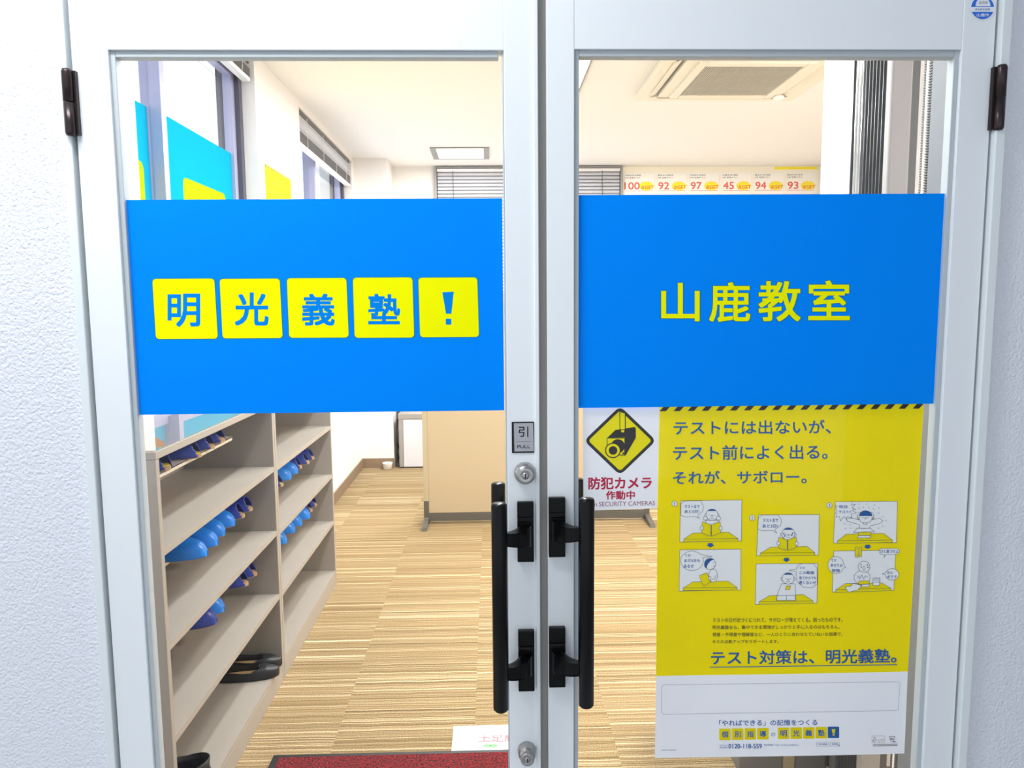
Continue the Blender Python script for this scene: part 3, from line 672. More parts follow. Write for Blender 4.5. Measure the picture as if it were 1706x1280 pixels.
def window(name, y0, y1, mull, label):
    w = thing(name, (WL - 0.12, (y0 + y1) / 2, ZS), label, 'window', kind='structure')
    f = BM()
    box(f, WL - 0.19, WL - 0.07, y0, y0 + 0.05, ZS, ZT); box(f, WL - 0.19, WL - 0.07, y0 + 0.05, y1 - 0.05, ZS, ZS + 0.045); box(f, WL - 0.19, WL - 0.07, y0 + 0.05, y1 - 0.05, ZT - 0.05, ZT)
    obj('window_frame', f, M_alu, w)
    f = BM(); box(f, WL - 0.19, WL - 0.07, y1 - 0.05, y1 - 0.001, ZS, ZT); obj('frame_post', f, M_alu_d, w)
    for ya, yb, xo in ((y0 + 0.05, mull + 0.03, -0.165), (mull - 0.03, y1 - 0.05, -0.12)):
        s_ = BM()
        for a in (ya, yb - 0.045): box(s_, WL + xo - 0.02, WL + xo + 0.025, a, a + 0.045, ZS + 0.045, ZT - 0.05)
        box(s_, WL + xo - 0.02, WL + xo + 0.025, ya + 0.045, yb - 0.045, ZS + 0.045, ZS + 0.1); box(s_, WL + xo - 0.02, WL + xo + 0.025, ya + 0.045, yb - 0.045, ZT - 0.1, ZT - 0.05)
        so = obj('sash', s_, M_alu, w)
        obj('pane', bx(WL + xo, WL + xo + 0.005, ya + 0.04, yb - 0.04, ZS + 0.095, ZT - 0.095), M_glass, so)
window('window_1', *WIN[0], 1.74, 'near side window above the shoe cabinets with blue film')
window('window_2', *WIN[1], 4.42, 'far side window beyond the yellow wall poster')
# building next door seen through the side windows
b = BM(); box(b, -4.4, -4.0, 3.0, 16, -0.1, 9.0)
m = mat('white_brick', (252, 252, 254), 0.7); nt = m.node_tree; br = nt.nodes.new('ShaderNodeTexBrick')
br.inputs['Color1'].default_value = lin((252, 252, 254)) + (1,); br.inputs['Color2'].default_value = lin((248, 250, 254)) + (1,); br.inputs['Mortar'].default_value = lin((205, 212, 235)) + (1,)
br.inputs['Scale'].default_value = 1.0; br.inputs['Brick Width'].default_value = 0.5; br.inputs['Row Height'].default_value = 0.22; br.inputs['Mortar Size'].default_value = 0.012
g_ = nt.nodes.new('ShaderNodeNewGeometry'); s_ = nt.nodes.new('ShaderNodeSeparateXYZ'); c_ = nt.nodes.new('ShaderNodeCombineXYZ')
nt.links.new(g_.outputs['Position'], s_.inputs[0]); nt.links.new(s_.outputs[1], c_.inputs[0]); nt.links.new(s_.outputs[2], c_.inputs[1]); nt.links.new(c_.outputs[0], br.inputs['Vector']); nt.links.new(br.outputs['Color'], nt.nodes['Principled BSDF'].inputs['Base Color'])
struct('wall_outside_neighbour', b, m, 'white tiled wall of the building outside the side windows', cat='building')

# printed film on the near window
M_cyan = film_mat('film_cyan', (6, 205, 232)); M_fyel = film_mat('film_yellow', (255, 240, 10)); M_fwhite = film_mat('film_white', (250, 250, 250)); M_forange = film_mat('film_orange', (255, 150, 30))
def film(xp, y0, y1, zt, squares, extra, label):
    t = thing('window_film', (xp, (y0 + y1) / 2, 1.3), label, 'window film', 'printed film on the near window')
    obj('cyan_film', bx(xp, xp + 0.0006, y0, y1, 1.30, zt), M_cyan, t)
    S2 = Sheet(lambda u, v, l: Vector((xp + 0.0006 + 0.0003 * l, u, v)))
    for a, c_, z0, z1 in squares: S2.rrect('s', a, z0, c_, z1, 0.035, 1); S2.make('s', 'yellow_square', M_fyel, t)
    if extra:
        S2.poly('w', [(y0, 1.30), (1.60, 1.30), (1.60, 1.47), (y0, 1.47)], 1); S2.make('w', 'white_band', M_fwhite, t)
        S2.poly('o', [(1.44, 1.36), (1.52, 1.33), (1.62, 1.345), (1.70, 1.38), (1.695, 1.40), (1.60, 1.385), (1.50, 1.38)], 2); S2.make('o', 'orange_swoosh', M_forange, t)
film(WL - 0.157, 1.365, 1.715, 2.372, [(1.367, 1.655, 1.58, 2.14)], True, 'cyan film with a yellow square on the near sash of the window')
film(WL - 0.112, 1.77, 2.575, 2.356, [(1.93, 2.46, 1.58, 2.128)], False, 'cyan film with a yellow square on the far sash of the window')

# ------------------------------------------------------------------ blinds
M_slat_w = mat('blind_white', (250, 250, 252), 0.45); M_slat_d = mat('blind_charcoal', (86, 84, 84), 0.45); M_slat_g = mat('blind_grey', (206, 206, 212), 0.45); M_cord = mat('blind_cord', (230, 230, 230), 0.7)
def raised_blind(y0, y1, ztop, zs, zb, label):
    x = WL - 0.03
    t = thing('window_blind', (x, (y0 + y1) / 2, zb), label, 'blind', 'blinds pulled up on the side windows')
    obj('head_rail', rbx(x - 0.02, x + 0.02, y0, y1, ztop - 0.03, ztop, r=0.003), M_slat_d, t)
    s_ = BM(); n = max(2, int((ztop - 0.03 - zs) / 0.024))
    for i in range(n):
        z = ztop - 0.045 - i * 0.024
        if z < zs + 0.005: break
        prism(s_, [(x - 0.02, y0, z - 0.006), (x + 0.0, y0, z + 0.002), (x + 0.02, y0, z + 0.006), (x + 0.02, y0, z + 0.0045), (x, y0, z + 0.0005), (x - 0.02, y0, z - 0.0075)], (0, y1 - y0, 0))
    if s_.verts: obj('slats', s_, film_mat('slat_translucent', (252, 252, 252), 0.5) if 'slat_translucent' not in MATS else MATS['slat_translucent'], t)
    else: s_.free()
    s_ = BM(); z = zb + 0.022
    while z < zs: box(s_, x - 0.021, x + 0.021, y0, y1, z, z + 0.0022); z += 0.003
    obj('slat_stack', s_, M_slat_d, t)
    obj('bottom_rail', rbx(x - 0.022, x + 0.022, y0, y1, zb, zb + 0.02, r=0.004), M_slat_w, t)
    for q in (0.12, 0.4, 0.66, 0.9):
        c_ = BM(); yy = y0 + (y1 - y0) * q; tube(c_, [(x + 0.023, yy, ztop - 0.02), (x + 0.0245, yy + 0.004, (ztop + zb) / 2), (x + 0.023, yy, zb + 0.005)], 0.0022, 6); obj('ladder_cord', c_, M_cord, t)
raised_blind(1.30, 2.625, 2.855, 2.80, 2.735, 'raised blind at the top of the near side window')
raised_blind(3.625, 5.405, 2.858, 2.715, 2.625, 'raised blind with white slats at the far side window')
# closed blind on the back window
t = thing('window_blind', (0.28, YB - 0.05, 1.2), 'closed grey venetian blind over the back wall window', 'blind')
x0, x1, zt = -0.642, 1.205, 2.892
f = BM()
for a in ((x0, x0 + 0.022), (x1 - 0.022, x1)): box(f, a[0], a[1], YB - 0.055, YB - 0.001, 1.15, zt)
box(f, x0 + 0.022, x1 - 0.022, YB - 0.055, YB - 0.001, zt - 0.016, zt); obj('window_surround', f, mat('surround_grey', (150, 150, 150), 0.5), t)
obj('head_rail', rbx(x0 + 0.026, x1 - 0.026, YB - 0.05, YB - 0.012, zt - 0.047, zt - 0.02, r=0.003), M_slat_w, t)
s_ = BM(); z = zt - 0.07
while z > 1.2:
    prism(s_, [(x0 + 0.03, YB - 0.018, z + 0.017), (x0 + 0.03, YB - 0.03, z + 0.004), (x0 + 0.03, YB - 0.038, z - 0.015), (x0 + 0.03, YB - 0.036, z - 0.015), (x0 + 0.03, YB - 0.027, z + 0.004), (x0 + 0.03, YB - 0.016, z + 0.017)], (x1 - x0 - 0.06, 0, 0)); z -= 0.034
obj('slats', s_, M_slat_g, t)
obj('backing', bx(x0 + 0.022, x1 - 0.022, YB - 0.012, YB - 0.002, 1.15, zt - 0.016), M_slat_d, t)
for xx in (-0.46, 1.0):
    c_ = BM(); tube(c_, [(xx, YB - 0.052, zt - 0.04), (xx + 0.004, YB - 0.054, 2.2), (xx, YB - 0.052, 1.5)], 0.003, 6); obj('tilt_wand', c_, M_slat_d, t)
obj('bottom_rail', rbx(x0 + 0.03, x1 - 0.03, YB - 0.05, YB - 0.015, 1.18, 1.2, r=0.003), M_slat_g, t)

# ------------------------------------------------------------------ papers on the walls
M_cream = mat('sheet_cream', (252, 246, 226), 0.7); M_coral = mat('score_coral', (226, 92, 74), 0.6); M_syel = mat('splash_yellow', (255, 236, 20), 0.6); M_score_w = mat('sheet_white', (252, 250, 246), 0.7)
b = BM(); box(b, 1.212, 3.16, YB - 0.003, YB - 0.0005, 2.2, 2.895)
tag(obj('paper_banner', b, M_cream), 'cream backing banner behind the row of test score sheets', 'banner')
b = BM(); box(b, 2.724, 3.156, YB - 0.0045, YB - 0.003, 2.862, 2.888); tag(obj('paper_strip', b, M_syel), 'short yellow strip stuck above the last two score sheets', 'paper strip')
heads = ['米野岳中1年英語', '鹿本中1年数学', '米野岳中1年数学', '山鹿中2年 理科', '鹿北中1年 英語', '鹿本中2年 数学']
for i, sc_ in enumerate(('100', '92', '97', '45', '94', '93')):
    x = 1.222 + i * 0.3235
    t = thing('score_sheet', (x + 0.15, YB - 0.004, 2.45), 'test score sheet on the back wall reading %s' % sc_, 'score sheet', 'test score sheets on the back wall')
    S2 = Sheet(lambda u, v, l: Vector((u, YB - 0.0045 - 0.0004 * l, v)))
    obj('paper', bx(x, x + 0.312, YB - 0.0044, YB - 0.003, 2.45, 2.842), M_score_w, t)
    pts = S2.rrect('o', x + 0.006, 2.60, x + 0.306, 2.836, 0.02, -9); S2.bms.pop('o').free(); S2.line('o', pts, 0.002, 1, 0, True); S2.make('o', 'outline', mat('score_outline', (236, 214, 170), 0.7), t)
    sp = [(x + 0.225 + (0.078 if j % 2 else 0.066) * math.cos(2 * PI * j / 26), 2.705 + (0.048 if j % 2 else 0.040) * math.sin(2 * PI * j / 26)) for j in range(26)]
    S2.poly('y', sp, 1); S2.make('y', 'yellow_splash', M_syel, t)
    k = 'n'; S2.text(k, sc_, x + (0.008 if i == 0 else 0.022), 2.674, x + (0.158 if i == 0 else 0.128), 2.742, 2, 0, bold=0.02, flip=False)
    S2.text(k, '点', x + 0.172, 2.674, x + 0.205, 2.71, 3, 0, bold=0.02, flip=False); S2.text(k, 'GET', x + 0.212, 2.678, x + 0.298, 2.71, 3, 0, bold=0.02, flip=False); S2.line(k, [(x + 0.02, 2.66), (x + 0.29, 2.66)], 0.0035, 2, 0)
    S2.text(k, heads[i], x + 0.015, 2.802, x + 0.168, 2.818, 2, 1, flip=False); S2.text(k, '5月 定期テスト', x + 0.015, 2.778, x + 0.168, 2.794, 2, 1, flip=False)
    S2.make(k, 'lettering', [M_coral, M_dark], t)
# yellow poster on the left wall pier
t = thing('wall_poster', (WL, 3.05, 1.6), 'yellow poster with striped top edge between the side windows', 'poster')
S2 = Sheet(lambda u, v, l: Vector((WL + 0.0015 + 0.0006 * l, u, v)))
obj('poster_sheet', bx(WL + 0.0002, WL + 0.0015, 2.786, 3.322, 1.60, 2.343), M_yellow, t)
for i in range(19): u = 2.788 + i * 0.0281; S2.poly('h', [(u, 2.325), (u + 0.013, 2.325), (u + 0.020, 2.342), (u + 0.007, 2.342)], 1)
S2.make('h', 'hazard_stripe', mat('stripe_dark', (70, 62, 10), 0.6), t)
for j, s_ in enumerate(('テストには出ないが、', 'テスト前によく出る。', 'それが、サボロー。')): S2.text('t', s_, 2.835, 2.255 - j * 0.058, 3.14 - (0.04 if j == 2 else 0), 2.283 - j * 0.058, 1, 0, flip=False)
S2.make('t', 'lettering', mat('stripe_olive', (150, 140, 10), 0.6), t)

# ------------------------------------------------------------------ ceiling fittings
M_ac = mat('unit_plastic', (240, 233, 216), 0.5); M_acd = mat('unit_slot_dark', (84, 82, 76), 0.7); M_acg = mat('unit_grille', (196, 190, 176), 0.6)
t = thing('ceiling_air_conditioner', (1.36, 2.98, 2.9), 'cream ceiling cassette air conditioner with a square grille', 'air conditioner')
X0, X1, Y0, Y1 = 0.85, 1.875, 2.50, 3.466
b = BM()   # casing as a frame round the raised centre, with four slot openings
xi0, xi1, yi0, yi1 = 1.045, 1.70, 2.68, 3.372
so = dict(l=(X0 + 0.07, X0 + 0.125), r=(X1 - 0.125, X1 - 0.07), n=(Y0 + 0.05, Y0 + 0.105), f=(Y1 - 0.085, Y1 - 0.045))
xs_ = [X0, so['l'][0], so['l'][1], xi0, xi1, so['r'][0], so['r'][1], X1]; ys_ = [Y0, so['n'][0], so['n'][1], yi0, yi1, so['f'][0], so['f'][1], Y1]
for i in range(7):
    for j in range(7):
        if i == 1 and 2 <= j <= 4 or i == 5 and 2 <= j <= 4 or j == 1 and 2 <= i <= 4 or j == 5 and 2 <= i <= 4 or (i == 3 and j == 3): continue
        box(b, xs_[i], xs_[i + 1], ys_[j], ys_[j + 1], 2.858, 2.899)
bmesh.ops.remove_doubles(b, verts=b.verts, dist=1e-5)
obj('casing', b, M_ac, t)
b = BM(); box(b, X0 + 0.02, X1 - 0.02, Y0 + 0.02, Y1 - 0.02, 2.893, 2.899); obj('air_duct', b, M_acd, t)
b = BM()
for x_ in (xi0, xi1 - 0.05): rbox(b, x_, x_ + 0.05, yi0, yi1, 2.846, 2.885, 0.006)
for y_ in (yi0, yi1 - 0.06): rbox(b, xi0 + 0.05, xi1 - 0.05, y_, y_ + 0.06, 2.846, 2.885, 0.006)
fr = obj('grille_frame', b, M_ac, t)
b = BM(); n = 46
for i in range(n): x_ = xi0 + 0.05 + (xi1 - xi0 - 0.1) * (i + 0.2) / n; box(b, x_, x_ + 0.0062, yi0 + 0.06, yi1 - 0.06, 2.850, 2.862)
for j in range(1, 4): y_ = yi0 + 0.06 + (yi1 - yi0 - 0.12) * j / 4; box(b, xi0 + 0.05, xi1 - 0.05, y_, y_ + 0.006, 2.8505, 2.864)
obj('grille', b, M_acg, fr)
b = BM(); box(b, xi0 + 0.05, xi1 - 0.05, yi0 + 0.06, yi1 - 0.06, 2.872, 2.88); obj('filter', b, mat('unit_filter', (112, 106, 94), 0.8), fr)
def vane(c, half, ax, tilt):
    v = BM(); 
    if ax == 'y': prism(v, [(c[0] - 0.024, c[1] - half, 2.861 - tilt), (c[0] + 0.024, c[1] - half, 2.861 + tilt), (c[0] + 0.024, c[1] - half, 2.864 + tilt), (c[0] - 0.024, c[1] - half, 2.864 - tilt)], (0, 2 * half, 0))
    else: prism(v, [(c[0] - half, c[1] - 0.022, 2.861 - tilt), (c[0] - half, c[1] + 0.022, 2.861 + tilt), (c[0] - half, c[1] + 0.022, 2.864 + tilt), (c[0] - half, c[1] - 0.022, 2.864 - tilt)], (2 * half, 0, 0))
    obj('louvre', v, M_ac, t)
vane((X0 + 0.085, 3.02), 0.33, 'y', 0.010); vane((X1 - 0.095, 3.02), 0.33, 'y', -0.010); vane((1.37, Y0 + 0.078), 0.32, 'x', -0.009); vane((1.37, Y1 - 0.065), 0.31, 'x', 0.004)
b = BM(); lathe(b, [(0.035, 2.858), (0.034, 2.846), (0.022, 2.836), (0.004, 2.832)], (1.745, 3.36, 0), seg=20); obj('sensor', b, mat('sensor_white', (250, 250, 250), 0.3), t)

def ceiling_light(x0, x1, y0, y1, fw, label, power, col):
    t = thing('ceiling_light', ((x0 + x1) / 2, (y0 + y1) / 2, 2.9), label, 'ceiling light')
    f = BM()
    for a in (x0, x1 - fw): box(f, a, a + fw, y0, y1, 2.888, 2.8995)
    for a in (y0, y1 - 0.014): box(f, x0 + fw, x1 - fw, a, a + 0.014, 2.888, 2.8995)
    obj('light_frame', f, mat('light_frame_grey', (150, 150, 146), 0.5), t)
    obj('diffuser', bx(x0 + fw, x1 - fw, y0 + 0.014, y1 - 0.014, 2.893, 2.8995), emit('lamp_glow_%d' % int(power), (255, 252, 244), 1.15), t)
    l = area('lamp', ((x0 + x1) / 2, (y0 + y1) / 2, 2.884), (x1 - x0 - 0.05, y1 - y0 - 0.05), power, col)
ceiling_light(-0.615, -0.104, 5.06, 5.55, 0.05, 'square recessed ceiling light near the back window blind', 10, (1, 0.97, 0.92))
ceiling_light(0.16, 0.472, 2.25, 3.62, 0.008, 'long recessed ceiling light left of the air conditioner', 24, (1, 0.97, 0.92))

# ------------------------------------------------------------------ shoe cabinets
XF, XB = -0.984, -1.352; CT = 1.175
def cabinet(y0, y1, shelves, trays, label):
    t = thing('shoe_cabinet', ((XF + XB) / 2, (y0 + y1) / 2, 0), label, 'shoe cabinet', 'steel shoe cabinets')
    for a in (y0, y1 - 0.022): obj('side_panel', rbx(XB, XF, a, a + 0.022, 0, CT - 0.022, r=0.002), M_steelshelf, t)
    obj('top', rbx(XB, XF + 0.001, y0, y1, CT - 0.022, CT, r=0.002), M_steelshelf, t)
    obj('back_panel', bx(XB, XB + 0.008, y0 + 0.022, y1 - 0.022, 0.02, CT - 0.022), M_steelshelf, t)
    for z in shelves:
        s_ = BM(); box(s_, XB + 0.008, XF - 0.002, y0 + 0.022, y1 - 0.022, z - 0.004, z); box(s_, XF - 0.012, XF - 0.001, y0 + 0.022, y1 - 0.022, z - 0.02, z - 0.0005)
        obj('shelf', s_, M_steelshelf, t)
    obj('plinth', rbx(XB + 0.01, XF - 0.0005, y0 + 0.022, y1 - 0.022, 0.0, 0.075, r=0.002), M_steelshelf, t)
    for ya, yb, z, xf in trays:
        s_ = BM(); box(s_, XB + 0.009, xf, ya, yb, z - 0.004, z); box(s_, xf - 0.004, xf, ya, yb, z - 0.014, z - 0.0005)
        obj('slipper_rack', s_, M_shelfedge, t)
    return t
c1 = cabinet(0.452, 1.50, (0.908, 0.643, 0.376, 0.088), ((0.476, 1.25, 1.074, -1.065), (0.80, 1.476, 0.743, -1.15), (0.90, 1.476, 0.476, -1.15)), 'beige steel shoe cabinet nearest the door with black shoes at the bottom')
c2 = cabinet(1.503, 2.55, (0.902, 0.633, 0.370, 0.086), ((1.53, 1.9, 1.002, -1.15), (1.75, 2.525, 0.733, -1.15), (1.75, 2.525, 0.470, -1.15)), 'beige steel shoe cabinet farther in, next to the left wall')
# clear vinyl sheet lying on the cabinet tops
b = BM(); rbox(b, XB + 0.01, XF - 0.0015, 0.458, 2.54, CT, CT + 0.002, 0.0006)
tag(obj('table_mat', b, M_vinyl), 'clear glossy vinyl sheet lying on top of the shoe cabinets', 'vinyl mat')

# ------------------------------------------------------------------ slippers and shoes
def outline(t, L, w):
    """half width along the length, t 0 heel .. 1 toe"""
    base = math.sqrt(max(0.0, 1 - (2 * t - 1) ** 4)) if t < 0.5 else (max(0.0, 1 - ((t - 0.5) / 0.5) ** 2.6)) ** 0.5
    return w * base * (0.84 + 0.16 * min(1, t / 0.6))
def dome(L, w, hfun, keep, z0, n=22, mseg=12, flat=2.6):
    b = BM(); rings = []
    for i in range(n + 1):
        t_ = 0.002 + 0.996 * i / n; hw = max(outline(t_, L, w), 0.0015); rg = []
        for k in range(mseg + 1):
            a = PI * k / mseg; c_, s_ = math.cos(a), math.sin(a)
            yy = hw * (abs(c_) ** (2 / flat)) * (1 if c_ >= 0 else -1); zz = hfun(t_) * (s_ ** (2 / flat) if s_ > 0 else 0)
            rg.append((t_, b.verts.new((L * (t_ - 0.5), yy, z0 + zz)), a))
        rings.append(rg)
    for i in range(n):
        for k in range(mseg):
            tm = (rings[i][k][0] + rings[i + 1][k][0]) / 2; am = (rings[i][k][2] + rings[i][k + 1][2]) / 2
            if keep(tm, am):
                f = b.faces.new((rings[i][k][1], rings[i + 1][k][1], rings[i + 1][k + 1][1], rings[i][k + 1][1])); f.smooth = True
    for v in [v for v in b.verts if not v.link_faces]: b.verts.remove(v)
    return b
def slab(L, w, z0, z1, shrink=1.0, n=20):
    b = BM(); top = []
    for i in range(n + 1): t_ = 0.002 + 0.996 * i / n; top.append((L * (t_ - 0.5) * shrink, outline(t_, L, w) * shrink))
    loop = top + [(x, -y) for x, y in reversed(top)]
    prism(b, [(x, y, z0) for x, y in loop], (0, 0, z1 - z0)); bmesh.ops.remove_doubles(b, verts=b.verts, dist=1e-5)
    return b
def local_obj(name, b, m, parent, solid=0.0):
    bmesh.ops.recalc_face_normals(b, faces=b.faces)
    me = bpy.data.meshes.new(name); b.to_mesh(me); b.free(); me.materials.append(m)
    o = bpy.data.objects.new(name, me); COL.objects.link(o); o.parent = parent
    if solid:
        s_ = o.modifiers.new('thickness', 'SOLIDIFY'); s_.thickness = solid; s_.offset = -1
    return o
M_tan = mat('insole_tan', (206, 170, 120), 0.7); M_yel_in = mat('insole_yellow', (226, 204, 30), 0.6); M_sole = mat('sole_tan', (190, 156, 110), 0.7)
M_sblue = mat('slipper_blue', (22, 128, 226), 0.32); M_snavy = mat('slipper_navy', (34, 56, 150), 0.38); M_leather = mat('black_leather', (22, 21, 22), 0.42); M_inner = mat('shoe_lining', (60, 56, 54), 0.7)
def slipper_proto(up, ins):
    t = thing('slipper', (0, 0, -5), 'slipper', 'slipper')
    local_obj('sole', slab(0.25, 0.046, 0.0, 0.012), M_sole, t)
    local_obj('insole', slab(0.25, 0.044, 0.0122, 0.015, 0.97), ins, t)
    hf = lambda t_: 0.066 * (1 - max(0, (t_ - 0.6) / 0.4) ** 2 * 0.42) * (0.8 + 0.2 * min(1, max(0, (t_ - 0.2)) / 0.2)) * (1 - max(0, (t_ - 0.86) / 0.14) ** 3 * 0.55)
    local_obj('upper', dome(0.256, 0.049, hf, lambda t_, a: t_ > 0.03 + 0.09 * math.sin(a), 0.003, 64, 28), up, t, 0.0035)
    return t
protos = {'blue': slipper_proto(M_sblue, M_tan), 'navy': slipper_proto(M_snavy, M_tan), 'navyyel': slipper_proto(M_snavy, M_yel_in)}
used = set()
def place(kind, loc, rz, label, group):
    p = protos[kind]
    if kind not in used: r = p; used.add(kind)
    else:
        r = p.copy(); COL.objects.link(r)
        for ch in p.children:
            c_ = ch.copy(); COL.objects.link(c_); c_.parent = r
    r.location = loc; r.rotation_euler = (0, 0, rz)
    r['label'] = label; r['category'] = 'slipper'; r['group'] = group
ordn = ['nearest the door', 'second from the door', 'third from the door', 'fourth from the door', 'fifth from the door', 'last from the door']
def row(items, z, where, group):
    for i, (kind, y, xend, flip, jit) in enumerate(items):
        c_ = {'blue': 'light blue', 'navy': 'navy', 'navyyel': 'navy yellow-soled'}[kind]
        o_ = ordn[5] if (i == len(items) - 1 and len(items) > 1) else ordn[i]
        place(kind, (xend - 0.125, y, z + 0.0005), (PI if flip else 0) + jit, '%s slipper %s, %s %s' % (c_, 'heel out' if flip else 'toe out', o_, where), group)
row([('navy', 0.565, -1.035, 1, 0.05), ('navyyel', 0.70, -1.05, 1, -0.08), ('navyyel', 0.86, -1.03, 1, 0.1), ('navy', 1.01, -1.04, 1, 0.0), ('navy', 1.14, -1.05, 1, -0.05)], 1.0745, "on the near cabinet's top rack", 'slippers on the top rack')
row([('blue', 0.875, -1.035, 0, 0.06), ('blue', 0.99, -1.04, 0, 0.0), ('blue', 1.105, -1.055, 0, -0.04), ('blue', 1.215, -1.06, 0, 0.02), ('navy', 1.325, -1.06, 1, 0.05), ('navy', 1.425, -1.06, 1, 0.0)], 0.7435, "in the near cabinet's middle bay", 'slippers in the middle bay')
row([('navy', 0.96, -1.05, 0, 0.1), ('blue', 1.07, -1.06, 0, 0.0), ('navy', 1.32, -1.055, 1, 0.0), ('navy', 1.42, -1.055, 1, 0.05)], 0.4765, "in the near cabinet's lower bay", 'slippers in the lower bay')
row([('blue', 1.60, -1.02, 0, 0.0)], 1.0025, "in the far cabinet's top bay", 'slippers in the far cabinet')
row([('navy', 1.86, -1.06, 1, 0.0), ('blue', 1.985, -1.06, 0, 0.05), ('blue', 2.11, -1.06, 0, 0.0), ('navy', 2.23, -1.07, 1, 0.04), ('navy', 2.345, -1.06, 1, 0.0), ('navy', 2.455, -1.06, 1, 0.0)], 0.7335, "in the far cabinet's middle bay", 'slippers in the far cabinet')
row([('blue', 1.84, -1.05, 0, 0.0), ('blue', 2.0, -1.055, 0, 0.03), ('blue', 2.115, -1.05, 0, 0.0), ('blue', 2.235, -1.04, 0, 0.0), ('navy', 2.37, -1.06, 1, 0.0), ('navy', 2.475, -1.06, 1, 0.0)], 0.4705, "in the far cabinet's lower bay", 'slippers in the far cabinet')
# black flat shoes on the bottom board
def flat_shoe(loc, rz, label):
    t = thing('flat_shoe', loc, label, 'shoe', 'black flat shoes in the near cabinet'); t.rotation_euler = (0, 0, rz)
    local_obj('sole', slab(0.236, 0.038, 0.0, 0.008), M_blackmatte, t)
    local_obj('insole', slab(0.23, 0.035, 0.0085, 0.011, 0.96), M_sole, t)
    hf = lambda t_: 0.058 - 0.016 * min(1, t_ / 0.45) - 0.012 * max(0, (t_ - 0.8) / 0.2)
    local_obj('upper', dome(0.24, 0.041, hf, lambda t_, a: (t_ > 0.70) or (t_ < 0.03) or abs(a - PI / 2) > (0.98 if t_ > 0.12 else 0.75) - 0.55 * max(0, (t_ - 0.55) / 0.15), 0.003, 64, 40, 3.0), M_leather, t, 0.0025)
    b = BM(); tube(b, [(0.047, -0.012, 0.044), (0.043, 0.0, 0.046), (0.047, 0.012, 0.044)], 0.002, 6); local_obj('bow', b, M_blackmatte, t)
flat_shoe((-1.082, 1.345, 0.0888), 0.14, 'black flat shoe, nearer of the pair at the cabinet bottom')
flat_shoe((-1.094, 1.432, 0.0888), 0.05, 'black flat shoe against the divider, farther of the pair')
# ankle boot
t = thing('ankle_boot', (-1.085, 0.625, 0.0888), 'black leather ankle boot low in the near corner of the cabinet', 'boot'); t.rotation_euler = (0, 0, PI + 0.35)
local_obj('sole', slab(0.255, 0.046, 0.0, 0.02), M_blackmatte, t)
local_obj('upper', dome(0.25, 0.045, lambda t_: 0.085 - 0.035 * max(0, (t_ - 0.45) / 0.55), lambda t_, a: t_ > 0.45, 0.015, 20, 12, 2.8), M_leather, t, 0.003)
b = BM(); rg = []
for i, (z, sx, sy) in enumerate(((0.015, 0.072, 0.043), (0.05, 0.07, 0.043), (0.078, 0.063, 0.044), (0.094, 0.066, 0.047))):
    rg.append([b.verts.new((-0.055 + sx * math.cos(2 * PI * k / 20) * (1.0), sy * math.sin(2 * PI * k / 20), z + 0.01 * abs(math.cos(2 * PI * k / 20)) * (i == 3))) for k in range(20)])
for i in range(3):
    for k in range(20): f = b.faces.new((rg[i][k], rg[i][(k + 1) % 20], rg[i + 1][(k + 1) % 20], rg[i + 1][k])); f.smooth = True
local_obj('shaft', b, M_leather, t, 0.004)

# ------------------------------------------------------------------ mat, sign sheet
m = mat('mat_pile', (170, 14, 24), 0.95, bump=(150, 0.9, 0.01)); nt = m.node_tree; n_ = [n for n in nt.nodes if n.type == 'TEX_NOISE'][0]
r_ = nt.nodes.new('ShaderNodeValToRGB'); r_.color_ramp.elements[0].position = 0.40; r_.color_ramp.elements[0].color = lin((36, 4, 10)) + (1,); r_.color_ramp.elements[1].position = 0.58; r_.color_ramp.elements[1].color = lin((140, 8, 18)) + (1,)
nt.links.new(n_.outputs['Fac'], r_.inputs[0]); nt.links.new(r_.outputs[0], nt.nodes['Principled BSDF'].inputs['Base Color'])
t = thing('door_mat', (-0.42, 0.65, 0), 'dark red pile door mat with black edge inside the left door', 'door mat')
obj('rubber_edge', rbx(-0.872, 0.035, 0.34, 0.956, 0.0022, 0.006, r=0.001), M_blackmatte, t)
b = BM(); box(b, -0.845, 0.008, 0.368, 0.932, 0.006, 0.012); obj('pile', b, m, t)
t = thing('floor_notice', (-0.11, 1.01, 0.0), 'white notice sheet on the carpet beyond the red mat', 'notice')
S2 = Sheet(lambda u, v, l: Vector((u, v, 0.0022 + 0.0004 * l)))
obj('notice_sheet', bx(-0.258, 0.036, 0.905, 1.113, 0.0005, 0.002), mat('laminate_white', (252, 252, 252), 0.3), t)
S2.text('t', '土足厳禁', -0.166, 1.008, 0.018, 1.050, 1, 0, bold=0.03, flip=False); S2.make('t', 'lettering', mat('notice_red', (176, 120, 128), 0.6), t)
for k in range(2): S2.ell('g', (-0.135 + 0.024 * k, 0.985), 0.014, 0.011, 1); 
S2.make('g', 'slipper_icon', mat('notice_green', (120, 196, 120), 0.6), t)

